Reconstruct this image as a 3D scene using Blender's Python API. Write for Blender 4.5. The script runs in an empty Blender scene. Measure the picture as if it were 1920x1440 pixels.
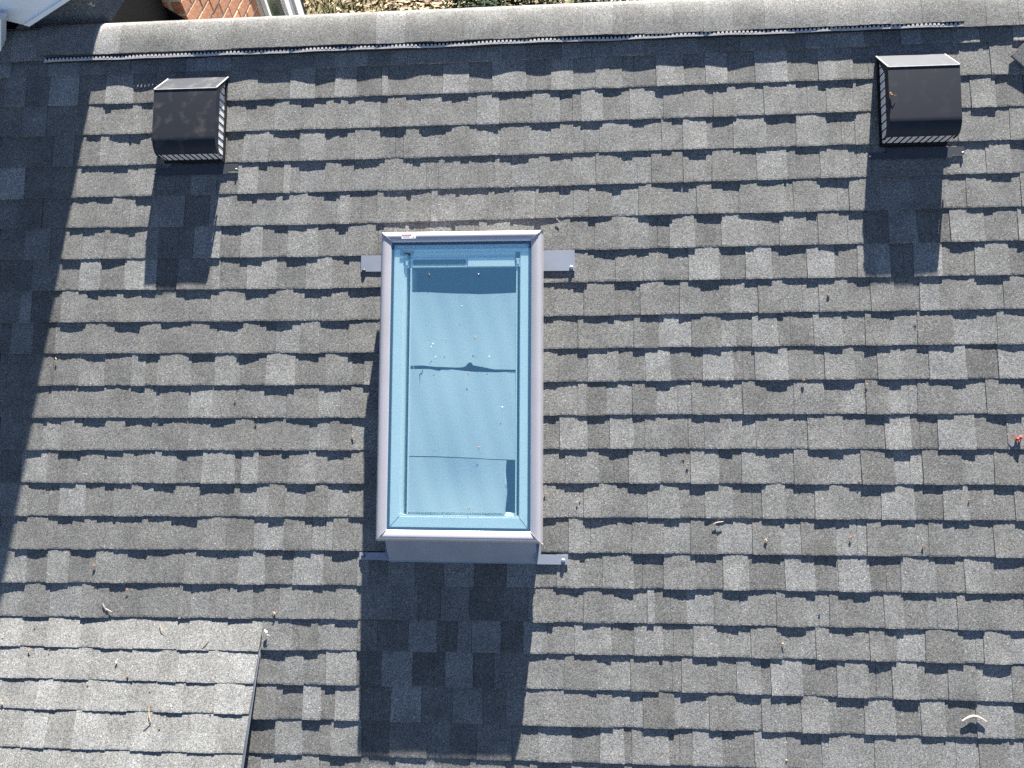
import bpy, bmesh, math, random
from mathutils import Vector, Matrix

# ---------------------------------------------------------------- camera, sky, sun, exposure
scene = bpy.context.scene
COL = scene.collection
PITCH = math.radians(30.3)          # slope of the main roof
RIDGE_Z = 4.6                       # height of the roof datum above the garden

cam_data = bpy.data.cameras.new('camera')
cam = bpy.data.objects.new('camera', cam_data)
COL.objects.link(cam)
cam_data.sensor_width = 36.0
cam_data.lens = 24.956
cam_data.clip_start = 0.05
cam_data.clip_end = 500.0
cam.matrix_world = Matrix(((0.997724,0.007256,0.067041,0.000000),(0.031976,0.824406,-0.565095,-2.955142),(-0.059369,0.565953,0.822297,6.372689),(0.000000,0.000000,0.000000,1.000000)))
scene.camera = cam

SUN_DIR = Vector((-0.11946, -0.76145, -0.63712)).normalized()     # the way the light travels
SUN_EL = math.asin(-SUN_DIR.z)
SUN_AZ = math.atan2(-SUN_DIR.x, -SUN_DIR.y)
world = bpy.data.worlds.new('World')
scene.world = world
world.use_nodes = True
wn = world.node_tree.nodes
wl = world.node_tree.links
bg = wn['Background']
sky = wn.new('ShaderNodeTexSky')
sky.sky_type = 'NISHITA'
sky.sun_disc = False
sky.sun_elevation = SUN_EL
sky.sun_rotation = SUN_AZ
sky.air_density = 0.45
sky.dust_density = 0.15
sky.ozone_density = 0.8
sky.altitude = 600
wl.new(sky.outputs['Color'], bg.inputs['Color'])
bg.inputs['Strength'].default_value = 0.05

sun_data = bpy.data.lights.new('sun', 'SUN')
sun_data.energy = 5.0
sun_data.angle = math.radians(0.53)
sun_data.color = (1.0, 0.96, 0.89)
sun = bpy.data.objects.new('sun', sun_data)
COL.objects.link(sun)
sun.rotation_euler = SUN_DIR.to_track_quat('-Z', 'Y').to_euler()
sun.location = (0, 6, 12)

scene.view_settings.view_transform = 'Standard'
scene.view_settings.look = 'None'
scene.view_settings.gamma = 1.0
scene.view_settings.use_curve_mapping = False
scene.view_settings.exposure = 2.36
scene.render.engine = 'CYCLES'
scene.cycles.use_denoising = False
scene.cycles.max_bounces = 8
scene.cycles.transparent_max_bounces = 12

# ---------------------------------------------------------------- measured layout of the roof
# u runs right along the ridge, v runs down the slope, n stands off the roof (metres).
# ROWS[k] = (lower edge of the course as u,v points, right end, patches as (u, tone, raised))
ROWS = {
 -1: ([(-2.2688,-0.1356),(-1.0674,-0.1269),(0.4068,-0.1306),(1.8289,-0.1305)],0,[]),
 0: ([(-2.2688,-0.0056),(-1.0674,0.0031),(0.4068,-0.0006),(1.8289,-0.0005)],1.9794,[(-2.6434,4.4,1),(-2.5316,2.2,0),(-2.346,4.0,1),(-2.1969,3.4,0),(-2.0733,2.2,1),(-1.9558,2.6,0),(-1.8591,2.2,1),(-1.6937,4.4,0),(-1.5909,4.0,1),(-1.4842,3.0,0),(-1.3696,2.6,1),(-1.2346,2.6,0),(-1.0935,3.0,1),(-1.0062,4.4,0),(-0.8461,2.2,1),(-0.7481,4.0,0),(-0.5779,3.4,1),(-0.4087,4.0,0),(-0.2376,3.4,1),(-0.1369,2.6,0),(0.019,4.0,1),(0.103,3.4,0),(0.2442,4.0,1),(0.3802,3.4,0),(0.4614,3.4,1),(0.6099,2.6,0),(0.7067,2.2,1),(0.7864,3.0,0),(0.9142,2.2,1),(1.0608,4.4,0),(1.1894,4.4,1),(1.3072,2.2,0),(1.4611,4.0,1),(1.5472,3.0,0),(1.675,3.4,1),(1.7816,2.2,0),(1.9223,4.4,1)]),
 1: ([(-2.2688,0.1352),(-1.0649,0.144),(0.4045,0.1439),(1.8289,0.144)],1.9615,[(-2.5837,2.0,0),(-2.5532,3.0,1),(-2.4533,2.0,0),(-2.3366,5.0,1),(-2.1992,2.0,0),(-2.0668,4.0,1),(-1.9394,2.0,0),(-1.8253,3.0,1),(-1.4822,3.2,1),(-1.3537,2.4,0),(-1.2013,4.0,1),(-1.0866,2.2,0),(-0.9928,4.0,1),(-0.9684,4.0,1),(-0.8969,2.2,0),(-0.7805,3.5,1),(-0.7579,2.5,0),(-0.6309,2.8,0),(-0.5054,4.0,1),(-0.39,2.7,0),(-0.2871,4.2,1),(-0.1414,2.5,0),(-0.0255,4.0,1),(0.0696,3.0,0),(0.1667,3.5,1),(0.2077,3.2,1),(0.2803,2.3,0),(0.4286,3.6,1),(0.5433,2.5,0),(0.6383,4.0,1),(0.7315,2.5,0),(0.8484,4.4,1),(0.9849,2.5,0),(1.1139,3.6,1),(1.1933,3.0,1),(1.2562,2.6,0),(1.3741,3.0,1),(1.6989,3.0,0),(1.8217,3.3,1)]),
 2: ([(-2.2623,0.2788),(-1.0623,0.2879),(0.4021,0.2891),(1.8219,0.2847)],1.954,[(-2.5761,2.0,0),(-2.4592,3.0,1),(-2.3471,2.4,0),(-2.146,3.0,1),(-2.078,3.0,0),(-2.0372,2.8,1),(-1.934,3.4,1),(-1.896,3.0,0),(-1.8413,3.0,1),(-1.4907,3.5,1),(-1.4055,3.0,0),(-1.2721,3.5,1),(-1.1492,3.0,0),(-1.0352,3.0,1),(-0.9662,3.0,1),(-0.9354,3.5,0),(-0.7845,2.5,1),(-0.6746,3.5,0),(-0.6042,3.0,1),(-0.469,3.0,0),(-0.3558,4.0,1),(-0.2573,2.5,0),(-0.1107,4.0,1),(0.0063,2.5,0),(0.1017,4.0,1),(0.196,2.5,0),(0.3129,4.0,1),(0.3765,3.8,0),(0.4567,3.0,1),(0.5404,3.0,0),(0.6707,3.0,1),(0.765,3.5,0),(0.8835,3.5,1),(1.0193,3.0,0),(1.1462,3.2,1),(1.2694,3.0,0),(1.4344,3.0,1),(1.58,3.0,0),(1.7355,3.5,1),(1.8362,2.0,0),(1.9504,3.0,1)]),
 3: ([(-2.2555,0.4254),(-1.0598,0.4311),(0.3998,0.43),(1.8148,0.4289)],1.9465,[(-2.5683,2.0,0),(-2.4114,1.3,0),(-2.3033,3.0,1),(-2.2078,1.6,0),(-2.1652,2.2,1),(-2.0847,3.5,1),(-1.9495,3.0,0),(-1.8152,2.0,1),(-1.4867,2.5,0),(-1.4084,4.0,1),(-1.2934,3.0,0),(-1.1505,3.5,1),(-1.0327,3.0,0),(-0.9639,2.6,0),(-0.901,3.0,1),(-0.7869,3.0,0),(-0.6829,2.6,1),(-0.6032,3.0,0),(-0.4921,2.6,1),(-0.3894,3.4,0),(-0.248,2.6,1),(-0.1245,4.0,0),(-0.0273,3.0,1),(0.0671,3.5,0),(0.1828,3.5,1),(0.3223,3.0,0),(0.4466,3.5,1),(0.4921,3.4,0),(0.5376,4.0,1),(0.6358,2.5,0),(0.7524,3.6,1),(0.8908,2.6,0),(1.0172,3.5,1),(1.1414,3.0,0),(1.2591,3.1,1),(1.4286,2.5,0),(1.5738,3.0,0),(1.6784,3.0,1),(1.7969,2.9,0),(1.8897,3.1,1)]),
 4: ([(-2.2489,0.5712),(-1.0572,0.5755),(0.3974,0.5739),(1.8078,0.57)],1.9391,[(-2.5605,5.0,1),(-2.4402,1.5,0),(-2.3033,1.6,1),(-2.1843,3.0,1),(-2.0154,3.0,0),(-1.8978,3.5,1),(-1.8184,1.8,0),(-1.6479,3.0,1),(-1.5305,2.6,0),(-1.4333,4.0,1),(-1.3391,2.5,0),(-1.2208,4.0,1),(-1.1923,3.0,0),(-1.1476,4.0,0),(-1.0302,3.0,1),(-0.9617,2.5,0),(-0.899,3.4,0),(-0.7653,3.0,1),(-0.6403,3.0,0),(-0.5247,3.0,1),(-0.4285,2.6,0),(-0.2755,3.0,1),(-0.2068,3.5,0),(-0.0832,3.0,1),(0.0567,3.5,0),(0.162,2.8,1),(0.273,4.0,0),(0.4024,2.8,1),(0.5348,3.0,1),(0.5612,3.0,0),(0.6613,3.0,1),(0.7765,2.8,0),(0.8444,4.4,1),(0.9699,2.5,0),(1.1086,3.6,1),(1.2246,3.0,0),(1.321,2.5,1),(1.5314,2.2,0),(1.6215,3.0,0),(1.7041,3.5,0),(1.7827,3.5,1),(1.8824,2.8,0)]),
 5: ([(-2.2424,0.7116),(-1.0546,0.7223),(0.3951,0.7139),(1.8007,0.7138)],1.9316,[(-2.5529,2.0,0),(-2.4586,1.2,1),(-2.3476,1.8,0),(-2.2033,2.4,1),(-2.0894,3.0,0),(-2.0138,3.0,1),(-1.93,3.5,1),(-1.905,3.0,0),(-1.8257,3.8,1),(-1.6764,1.2,0),(-1.5567,3.6,1),(-1.4623,2.6,1),(-1.3641,3.5,0),(-1.2542,3.5,1),(-1.1124,3.0,0),(-0.9811,3.5,1),(-0.9595,3.5,1),(-0.921,2.5,0),(-0.7956,3.6,1),(-0.6685,2.5,0),(-0.5538,3.5,1),(-0.4516,3.0,0),(-0.3029,2.6,1),(-0.1916,3.5,0),(-0.0956,2.6,1),(0.0032,3.5,0),(0.1337,3.0,1),(0.2307,4.0,0),(0.3447,2.6,1),(0.4906,3.5,0),(0.532,3.4,0),(0.5899,3.0,1),(0.7006,3.0,0),(0.7715,3.0,1),(0.8309,3.5,1),(0.9568,3.0,0),(0.9936,3.0,1),(1.0929,3.6,0),(1.2231,3.0,1),(1.3446,3.4,0),(1.4871,2.2,1),(1.6043,2.8,0),(1.7009,3.0,1),(1.8007,3.0,0),(1.9175,3.0,1)]),
 6: ([(-2.2359,0.8555),(-1.0521,0.8664),(0.3927,0.8583),(1.7936,0.8569)],1.9241,[(-2.5453,1.5,0),(-2.4215,3.0,1),(-2.3026,2.0,0),(-2.2307,2.4,1),(-2.1506,3.5,0),(-2.0457,2.5,1),(-1.9354,3.5,0),(-1.7957,1.6,0),(-1.6264,4.4,1),(-1.5033,2.5,0),(-1.411,4.0,1),(-1.3133,2.5,0),(-1.1983,4.0,1),(-1.0614,3.0,0),(-0.9572,3.0,0),(-0.9348,3.0,1),(-0.8018,2.5,0),(-0.7661,3.2,1),(-0.6554,2.5,0),(-0.5608,3.5,1),(-0.4667,2.5,0),(-0.3457,3.5,1),(-0.2098,3.0,0),(-0.0785,3.0,1),(0.0504,2.5,0),(0.1589,3.0,1),(0.2653,4.0,1),(0.3848,2.5,0),(0.4752,4.0,1),(0.5292,4.0,1),(0.5757,2.5,0),(0.6898,4.0,1),(0.8271,3.0,0),(0.9341,3.5,1),(1.0443,3.0,0),(1.0919,3.0,1),(1.1794,3.5,0),(1.2739,1.6,0),(1.3824,3.6,1),(1.4919,1.6,0),(1.6265,4.0,1),(1.7617,2.5,0),(1.8994,3.5,1)]),
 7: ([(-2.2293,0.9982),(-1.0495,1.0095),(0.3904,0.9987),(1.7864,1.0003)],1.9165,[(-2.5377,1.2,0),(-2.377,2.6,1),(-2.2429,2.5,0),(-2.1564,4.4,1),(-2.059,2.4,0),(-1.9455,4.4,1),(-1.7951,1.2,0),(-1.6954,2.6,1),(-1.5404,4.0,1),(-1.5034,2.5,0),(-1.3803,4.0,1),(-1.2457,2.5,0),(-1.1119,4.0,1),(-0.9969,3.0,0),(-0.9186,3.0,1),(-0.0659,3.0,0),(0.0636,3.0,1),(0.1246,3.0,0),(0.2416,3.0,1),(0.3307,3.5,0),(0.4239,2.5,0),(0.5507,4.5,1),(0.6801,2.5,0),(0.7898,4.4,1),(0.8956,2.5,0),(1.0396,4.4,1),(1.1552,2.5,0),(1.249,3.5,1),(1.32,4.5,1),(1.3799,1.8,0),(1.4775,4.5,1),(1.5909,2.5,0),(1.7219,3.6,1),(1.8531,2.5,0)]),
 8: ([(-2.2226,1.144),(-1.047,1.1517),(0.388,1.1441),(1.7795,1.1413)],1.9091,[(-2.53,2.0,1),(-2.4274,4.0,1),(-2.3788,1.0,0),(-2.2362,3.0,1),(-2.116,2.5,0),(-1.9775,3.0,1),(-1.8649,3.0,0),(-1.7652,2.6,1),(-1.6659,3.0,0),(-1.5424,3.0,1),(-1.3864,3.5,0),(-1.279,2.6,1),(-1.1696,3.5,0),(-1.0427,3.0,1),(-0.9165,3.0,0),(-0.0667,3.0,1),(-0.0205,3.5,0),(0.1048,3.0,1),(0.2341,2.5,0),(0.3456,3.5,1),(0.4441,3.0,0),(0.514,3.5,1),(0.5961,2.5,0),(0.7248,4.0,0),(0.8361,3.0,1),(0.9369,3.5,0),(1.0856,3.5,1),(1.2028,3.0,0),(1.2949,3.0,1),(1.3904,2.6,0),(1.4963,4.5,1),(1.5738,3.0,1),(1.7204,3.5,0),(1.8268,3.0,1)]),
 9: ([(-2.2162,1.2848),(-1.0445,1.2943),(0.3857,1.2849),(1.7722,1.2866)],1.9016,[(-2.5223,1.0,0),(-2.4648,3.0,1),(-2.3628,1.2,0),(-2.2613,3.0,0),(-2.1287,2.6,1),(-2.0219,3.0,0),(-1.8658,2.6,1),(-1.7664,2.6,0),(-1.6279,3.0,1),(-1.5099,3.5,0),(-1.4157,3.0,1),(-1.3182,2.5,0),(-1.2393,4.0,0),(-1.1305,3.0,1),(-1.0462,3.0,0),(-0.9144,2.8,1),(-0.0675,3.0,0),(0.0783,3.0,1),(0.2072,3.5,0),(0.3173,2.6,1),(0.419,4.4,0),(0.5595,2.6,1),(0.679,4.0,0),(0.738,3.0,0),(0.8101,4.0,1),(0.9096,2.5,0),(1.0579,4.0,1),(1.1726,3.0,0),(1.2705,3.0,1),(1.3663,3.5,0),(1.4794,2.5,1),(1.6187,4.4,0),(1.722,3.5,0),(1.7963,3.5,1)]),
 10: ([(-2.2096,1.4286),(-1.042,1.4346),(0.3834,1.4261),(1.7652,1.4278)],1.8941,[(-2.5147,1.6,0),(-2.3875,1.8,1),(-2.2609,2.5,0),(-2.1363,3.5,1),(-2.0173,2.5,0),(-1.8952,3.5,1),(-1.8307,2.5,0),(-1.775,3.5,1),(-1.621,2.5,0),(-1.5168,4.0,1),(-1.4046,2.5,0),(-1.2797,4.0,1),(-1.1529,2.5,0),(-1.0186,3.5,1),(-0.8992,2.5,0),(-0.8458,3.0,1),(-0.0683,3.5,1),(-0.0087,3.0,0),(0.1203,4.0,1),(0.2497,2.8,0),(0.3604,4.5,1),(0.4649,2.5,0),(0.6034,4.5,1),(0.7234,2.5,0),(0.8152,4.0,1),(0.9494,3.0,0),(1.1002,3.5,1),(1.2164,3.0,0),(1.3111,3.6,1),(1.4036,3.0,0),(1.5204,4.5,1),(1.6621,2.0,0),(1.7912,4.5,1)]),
 11: ([(-2.2031,1.5715),(-1.0394,1.5772),(0.381,1.5685),(1.7581,1.5711)],1.8866,[(-2.5071,2.0,0),(-2.3929,2.4,1),(-2.2781,3.0,0),(-2.1488,3.0,1),(-2.0114,3.0,0),(-1.9059,3.0,1),(-1.7946,3.5,0),(-1.7613,3.0,1),(-1.6287,4.4,0),(-1.5188,3.0,1),(-1.4154,3.0,0),(-1.3089,3.5,0),(-1.1861,2.6,1),(-1.0448,4.0,0),(-0.9471,3.0,1),(-0.0691,3.5,1),(-0.0154,3.4,0),(0.078,3.5,1),(0.1155,2.2,1),(0.1948,4.0,0),(0.3053,2.5,1),(0.403,4.0,0),(0.5503,3.0,1),(0.6668,3.5,0),(0.7607,2.5,1),(0.8575,3.0,0),(0.9724,3.5,1),(1.09,3.0,0),(1.1626,4.0,0),(1.2598,2.6,1),(1.3539,4.0,0),(1.4694,2.6,1),(1.6056,3.5,0),(1.7367,3.0,1),(1.8712,3.0,0)]),
 12: ([(-2.1965,1.7151),(-1.0369,1.7169),(0.3787,1.711),(1.751,1.7154)],1.8791,[(-2.4994,2.0,0),(-2.3857,2.6,1),(-2.2989,4.0,0),(-2.2111,3.0,1),(-2.1137,3.5,0),(-2.0056,3.0,1),(-1.9189,3.0,0),(-1.7404,2.5,1),(-1.6303,3.0,0),(-1.4661,3.0,1),(-1.3332,3.0,0),(-1.201,3.0,1),(-1.0875,4.0,0),(-0.9923,2.5,1),(-0.8976,4.0,0),(-0.0699,3.0,0),(-0.0027,4.4,1),(0.1141,2.5,0),(0.21,4.4,1),(0.3055,3.0,0),(0.3559,3.5,1),(0.4507,3.0,0),(0.6006,3.5,1),(0.7131,3.6,0),(0.8119,3.0,1),(0.9049,3.4,0),(1.0224,3.5,1),(1.163,3.0,0),(1.2866,3.0,0),(1.33,4.5,1),(1.4314,2.5,0),(1.5429,4.5,1),(1.6855,2.5,0),(1.8114,4.0,1)]),
 13: ([(-2.1899,1.8583),(-1.0344,1.8598),(0.3763,1.8546),(1.7439,1.8588)],1.8715,[(-2.4918,1.2,0),(-2.3848,4.0,0),(-2.2657,2.5,1),(-2.1311,3.0,0),(-1.9923,3.5,1),(-1.8715,3.0,0),(-1.7746,3.5,1),(-1.6769,2.5,0),(-1.5553,4.0,1),(-1.4151,2.5,0),(-1.3825,4.4,1),(-1.308,2.5,0),(-1.1705,3.5,1),(-1.0539,3.5,0),(-0.9297,3.0,1),(-0.0741,3.5,0),(0.0223,4.0,1),(0.161,2.5,0),(0.2866,4.0,1),(0.4148,3.0,0),(0.5423,4.0,1),(0.658,2.5,0),(0.7534,4.0,1),(0.8463,3.5,0),(0.9637,3.0,1),(1.102,4.0,0),(1.2298,2.5,1),(1.3595,4.5,0),(1.4731,2.5,1),(1.6261,3.6,0),(1.7571,2.6,1)]),
 14: ([(-2.1833,2.0029),(-1.0319,2.0015),(0.374,1.997),(1.7368,2.0009)],1.864,[(-2.4841,3.2,1),(-2.3524,3.0,0),(-2.2589,2.5,0),(-2.2066,4.5,1),(-2.0876,2.5,0),(-1.9556,3.5,1),(-1.8269,3.5,0),(-1.683,3.0,1),(-1.5691,3.0,0),(-1.4629,2.5,0),(-1.3824,3.6,0),(-1.2556,2.5,1),(-1.1877,4.0,0),(-1.0928,2.5,1),(-0.9982,4.0,0),(-0.904,3.0,1),(-0.0749,3.5,1),(-0.0183,4.0,0),(0.0977,3.5,1),(0.2344,3.0,0),(0.3602,4.0,1),(0.4897,3.0,0),(0.5998,4.0,1),(0.7094,2.6,0),(0.8293,4.0,1),(0.9236,3.0,0),(1.0434,3.5,1),(1.1796,3.5,0),(1.3081,4.5,1),(1.4353,2.5,0),(1.5512,4.0,1),(1.6456,2.5,0),(1.7031,3.0,0),(1.8259,3.5,1)]),
 15: ([(-2.1767,2.1465),(-1.0294,2.1432),(0.3716,2.1437),(1.7296,2.1469)],1.8565,[(-2.4764,3.0,0),(-2.3951,2.5,1),(-2.2545,3.0,0),(-2.1406,3.0,1),(-2.0321,3.0,0),(-1.9437,2.6,1),(-1.7972,3.0,0),(-1.5731,3.0,1),(-1.4409,2.5,1),(-1.3214,4.5,0),(-1.1847,2.5,1),(-1.0664,4.0,0),(-0.9723,3.0,1),(-0.0813,2.5,0),(0.0347,4.0,1),(0.0986,4.0,0),(0.1746,3.0,0),(0.2992,3.0,1),(0.4264,4.0,0),(0.5386,2.5,1),(0.6382,4.5,0),(0.7873,3.0,1),(0.8977,4.0,0),(0.9818,2.5,1),(1.1189,4.5,0),(1.2463,3.0,1),(1.3786,3.5,0),(1.4892,3.0,1),(1.5866,3.5,0),(1.7376,3.0,1)]),
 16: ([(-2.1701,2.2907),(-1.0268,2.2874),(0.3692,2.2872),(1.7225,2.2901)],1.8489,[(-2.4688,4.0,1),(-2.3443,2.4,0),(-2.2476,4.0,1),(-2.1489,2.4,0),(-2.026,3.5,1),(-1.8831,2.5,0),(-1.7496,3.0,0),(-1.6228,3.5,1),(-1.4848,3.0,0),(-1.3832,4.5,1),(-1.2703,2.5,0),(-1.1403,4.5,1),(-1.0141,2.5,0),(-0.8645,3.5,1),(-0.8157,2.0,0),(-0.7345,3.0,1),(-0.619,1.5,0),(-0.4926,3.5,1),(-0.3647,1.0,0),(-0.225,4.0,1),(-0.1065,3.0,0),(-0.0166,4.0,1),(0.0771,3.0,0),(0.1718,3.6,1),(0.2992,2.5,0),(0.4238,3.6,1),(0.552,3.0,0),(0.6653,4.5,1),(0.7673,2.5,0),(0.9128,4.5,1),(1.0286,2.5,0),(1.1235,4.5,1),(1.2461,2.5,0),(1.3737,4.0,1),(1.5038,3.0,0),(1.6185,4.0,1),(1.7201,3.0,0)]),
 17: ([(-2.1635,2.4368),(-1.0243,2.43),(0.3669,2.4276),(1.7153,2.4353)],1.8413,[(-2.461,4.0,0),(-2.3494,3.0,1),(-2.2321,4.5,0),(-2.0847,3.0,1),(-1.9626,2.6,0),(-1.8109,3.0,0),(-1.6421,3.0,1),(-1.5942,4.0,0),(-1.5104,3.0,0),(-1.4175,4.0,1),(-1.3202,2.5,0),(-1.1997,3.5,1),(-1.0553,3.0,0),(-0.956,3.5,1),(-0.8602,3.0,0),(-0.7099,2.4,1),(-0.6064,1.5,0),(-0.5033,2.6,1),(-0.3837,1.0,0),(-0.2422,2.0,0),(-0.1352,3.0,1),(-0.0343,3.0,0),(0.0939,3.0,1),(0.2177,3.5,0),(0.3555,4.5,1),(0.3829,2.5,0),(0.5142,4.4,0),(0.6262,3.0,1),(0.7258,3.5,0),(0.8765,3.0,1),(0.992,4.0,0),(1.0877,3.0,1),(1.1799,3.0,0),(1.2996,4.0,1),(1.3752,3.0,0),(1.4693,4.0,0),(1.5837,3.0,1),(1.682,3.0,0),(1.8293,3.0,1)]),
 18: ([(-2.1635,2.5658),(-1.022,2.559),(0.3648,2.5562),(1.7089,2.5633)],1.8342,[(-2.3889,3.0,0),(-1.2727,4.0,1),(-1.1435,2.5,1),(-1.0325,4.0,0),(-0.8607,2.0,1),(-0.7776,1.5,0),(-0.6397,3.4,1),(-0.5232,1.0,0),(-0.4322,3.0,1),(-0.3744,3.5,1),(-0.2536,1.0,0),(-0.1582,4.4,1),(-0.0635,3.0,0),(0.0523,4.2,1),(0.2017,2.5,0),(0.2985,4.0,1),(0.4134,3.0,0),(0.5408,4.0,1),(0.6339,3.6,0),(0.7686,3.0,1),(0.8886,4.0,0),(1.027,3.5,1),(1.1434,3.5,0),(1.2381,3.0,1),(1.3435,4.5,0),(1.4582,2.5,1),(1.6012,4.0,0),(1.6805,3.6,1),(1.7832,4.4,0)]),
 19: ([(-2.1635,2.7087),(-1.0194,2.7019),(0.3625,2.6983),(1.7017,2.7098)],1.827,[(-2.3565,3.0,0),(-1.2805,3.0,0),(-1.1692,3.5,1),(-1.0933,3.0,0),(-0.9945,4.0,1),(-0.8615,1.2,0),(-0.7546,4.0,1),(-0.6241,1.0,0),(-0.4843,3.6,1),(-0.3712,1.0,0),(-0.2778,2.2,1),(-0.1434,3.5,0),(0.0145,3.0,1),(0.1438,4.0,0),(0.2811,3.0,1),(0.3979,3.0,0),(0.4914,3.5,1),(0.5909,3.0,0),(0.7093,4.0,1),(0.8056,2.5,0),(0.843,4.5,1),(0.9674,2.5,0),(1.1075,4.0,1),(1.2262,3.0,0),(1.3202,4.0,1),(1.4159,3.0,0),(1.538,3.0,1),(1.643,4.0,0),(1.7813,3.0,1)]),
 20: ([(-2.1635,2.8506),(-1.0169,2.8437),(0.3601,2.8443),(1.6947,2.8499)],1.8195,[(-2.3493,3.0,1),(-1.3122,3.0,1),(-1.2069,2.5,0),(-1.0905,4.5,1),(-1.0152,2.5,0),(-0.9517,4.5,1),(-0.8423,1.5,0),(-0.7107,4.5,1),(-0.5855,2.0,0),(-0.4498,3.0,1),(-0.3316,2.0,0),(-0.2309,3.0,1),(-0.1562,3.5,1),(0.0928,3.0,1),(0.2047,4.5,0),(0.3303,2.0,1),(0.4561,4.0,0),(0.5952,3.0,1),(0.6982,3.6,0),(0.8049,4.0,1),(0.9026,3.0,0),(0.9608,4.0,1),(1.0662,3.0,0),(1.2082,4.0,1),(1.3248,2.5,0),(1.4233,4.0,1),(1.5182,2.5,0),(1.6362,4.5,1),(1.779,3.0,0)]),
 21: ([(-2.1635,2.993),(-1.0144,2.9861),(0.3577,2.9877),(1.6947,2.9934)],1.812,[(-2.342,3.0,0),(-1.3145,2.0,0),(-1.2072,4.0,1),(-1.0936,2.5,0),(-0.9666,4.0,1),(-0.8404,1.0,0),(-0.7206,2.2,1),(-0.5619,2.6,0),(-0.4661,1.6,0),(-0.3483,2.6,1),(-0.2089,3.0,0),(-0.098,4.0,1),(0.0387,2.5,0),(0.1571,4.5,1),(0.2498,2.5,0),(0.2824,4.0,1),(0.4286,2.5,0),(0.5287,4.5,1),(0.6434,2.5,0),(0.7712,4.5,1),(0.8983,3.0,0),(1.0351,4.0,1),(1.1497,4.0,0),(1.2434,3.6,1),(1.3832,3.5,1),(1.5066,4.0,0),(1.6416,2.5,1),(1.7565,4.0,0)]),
 22: ([(-2.1635,3.136),(-1.0144,3.1291),(0.3577,3.1307),(1.6947,3.1364)],1.8145,[(-2.4722,2.6,1),(-2.3789,4.4,0),(-2.2567,3.4,1),(-2.1242,2.2,0),(-2.0267,3.4,1),(-1.9113,2.6,0),(-1.8167,2.2,1),(-1.7035,4.0,0),(-1.5387,3.0,1),(-1.4071,3.0,0),(-1.2455,3.4,1),(-1.0962,2.6,0),(-0.9871,3.4,1),(-0.867,4.0,0),(-0.7453,4.0,1),(-0.6539,2.6,0),(-0.5046,3.0,1),(-0.3875,3.4,0),(-0.2455,2.2,1),(-0.1323,4.0,0),(-0.0542,2.2,1),(0.0263,4.0,0),(0.1811,4.4,1),(0.316,3.4,0),(0.4267,2.2,1),(0.541,2.6,0),(0.6433,4.4,1),(0.7779,2.6,0),(0.8828,3.4,1),(0.9811,2.2,0),(1.1119,2.6,1),(1.2344,2.2,0),(1.3158,2.6,1),(1.4453,2.6,0),(1.5899,3.0,1),(1.7127,4.4,0)]),
 23: ([(-2.1635,3.279),(-1.0144,3.2721),(0.3577,3.2737),(1.6947,3.2794)],1.807,[(-2.4644,3.0,0),(-2.3402,2.6,1),(-2.2349,4.4,0),(-2.0767,4.0,1),(-1.9225,2.6,0),(-1.8067,3.4,1),(-1.654,3.0,0),(-1.5481,4.4,1),(-1.4067,3.0,0),(-1.3173,2.6,1),(-1.2203,4.4,0),(-1.0621,2.6,1),(-0.9332,2.2,0),(-0.7829,2.2,1),(-0.6246,4.4,0),(-0.5177,3.4,1),(-0.3726,3.4,0),(-0.2815,3.4,1),(-0.1255,3.0,0),(0.0075,3.0,1),(0.142,2.2,0),(0.2605,4.4,1),(0.4057,3.4,0),(0.4876,3.4,1),(0.6181,4.4,0),(0.7198,2.6,1),(0.8315,4.0,0),(0.9449,3.0,1),(1.0932,2.2,0),(1.2247,4.4,1),(1.3282,2.6,0),(1.4669,3.4,1),(1.5732,2.6,0),(1.6492,4.4,1),(1.7293,3.0,0),(1.8105,2.6,1)]),
 24: ([(-2.1635,3.422),(-1.0144,3.4151),(0.3577,3.4167),(1.6947,3.4224)],1.7994,[(-2.4566,2.6,1),(-2.3106,2.2,0),(-2.1775,4.0,1),(-2.0531,4.4,0),(-1.9165,2.6,1),(-1.7779,4.4,0),(-1.6654,3.4,1),(-1.5748,2.2,0),(-1.4672,4.4,1),(-1.3466,3.0,0),(-1.241,2.6,1),(-1.1561,3.0,0),(-1.0365,3.0,1),(-0.908,4.4,0),(-0.7774,3.0,1),(-0.693,4.0,0),(-0.5477,4.0,1),(-0.4177,4.4,0),(-0.2896,4.0,1),(-0.1839,2.6,0),(-0.0459,2.2,1),(0.0746,3.4,0),(0.2236,3.0,1),(0.3543,2.2,0),(0.488,3.0,1),(0.6378,4.0,0),(0.7259,3.0,1),(0.7989,4.4,0),(0.8922,3.4,1),(0.9692,4.4,0),(1.0998,3.4,1),(1.221,4.0,0),(1.3208,3.4,1),(1.4649,4.4,0),(1.5904,3.0,1),(1.7279,4.4,0),(1.8039,4.4,1)]),
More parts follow.
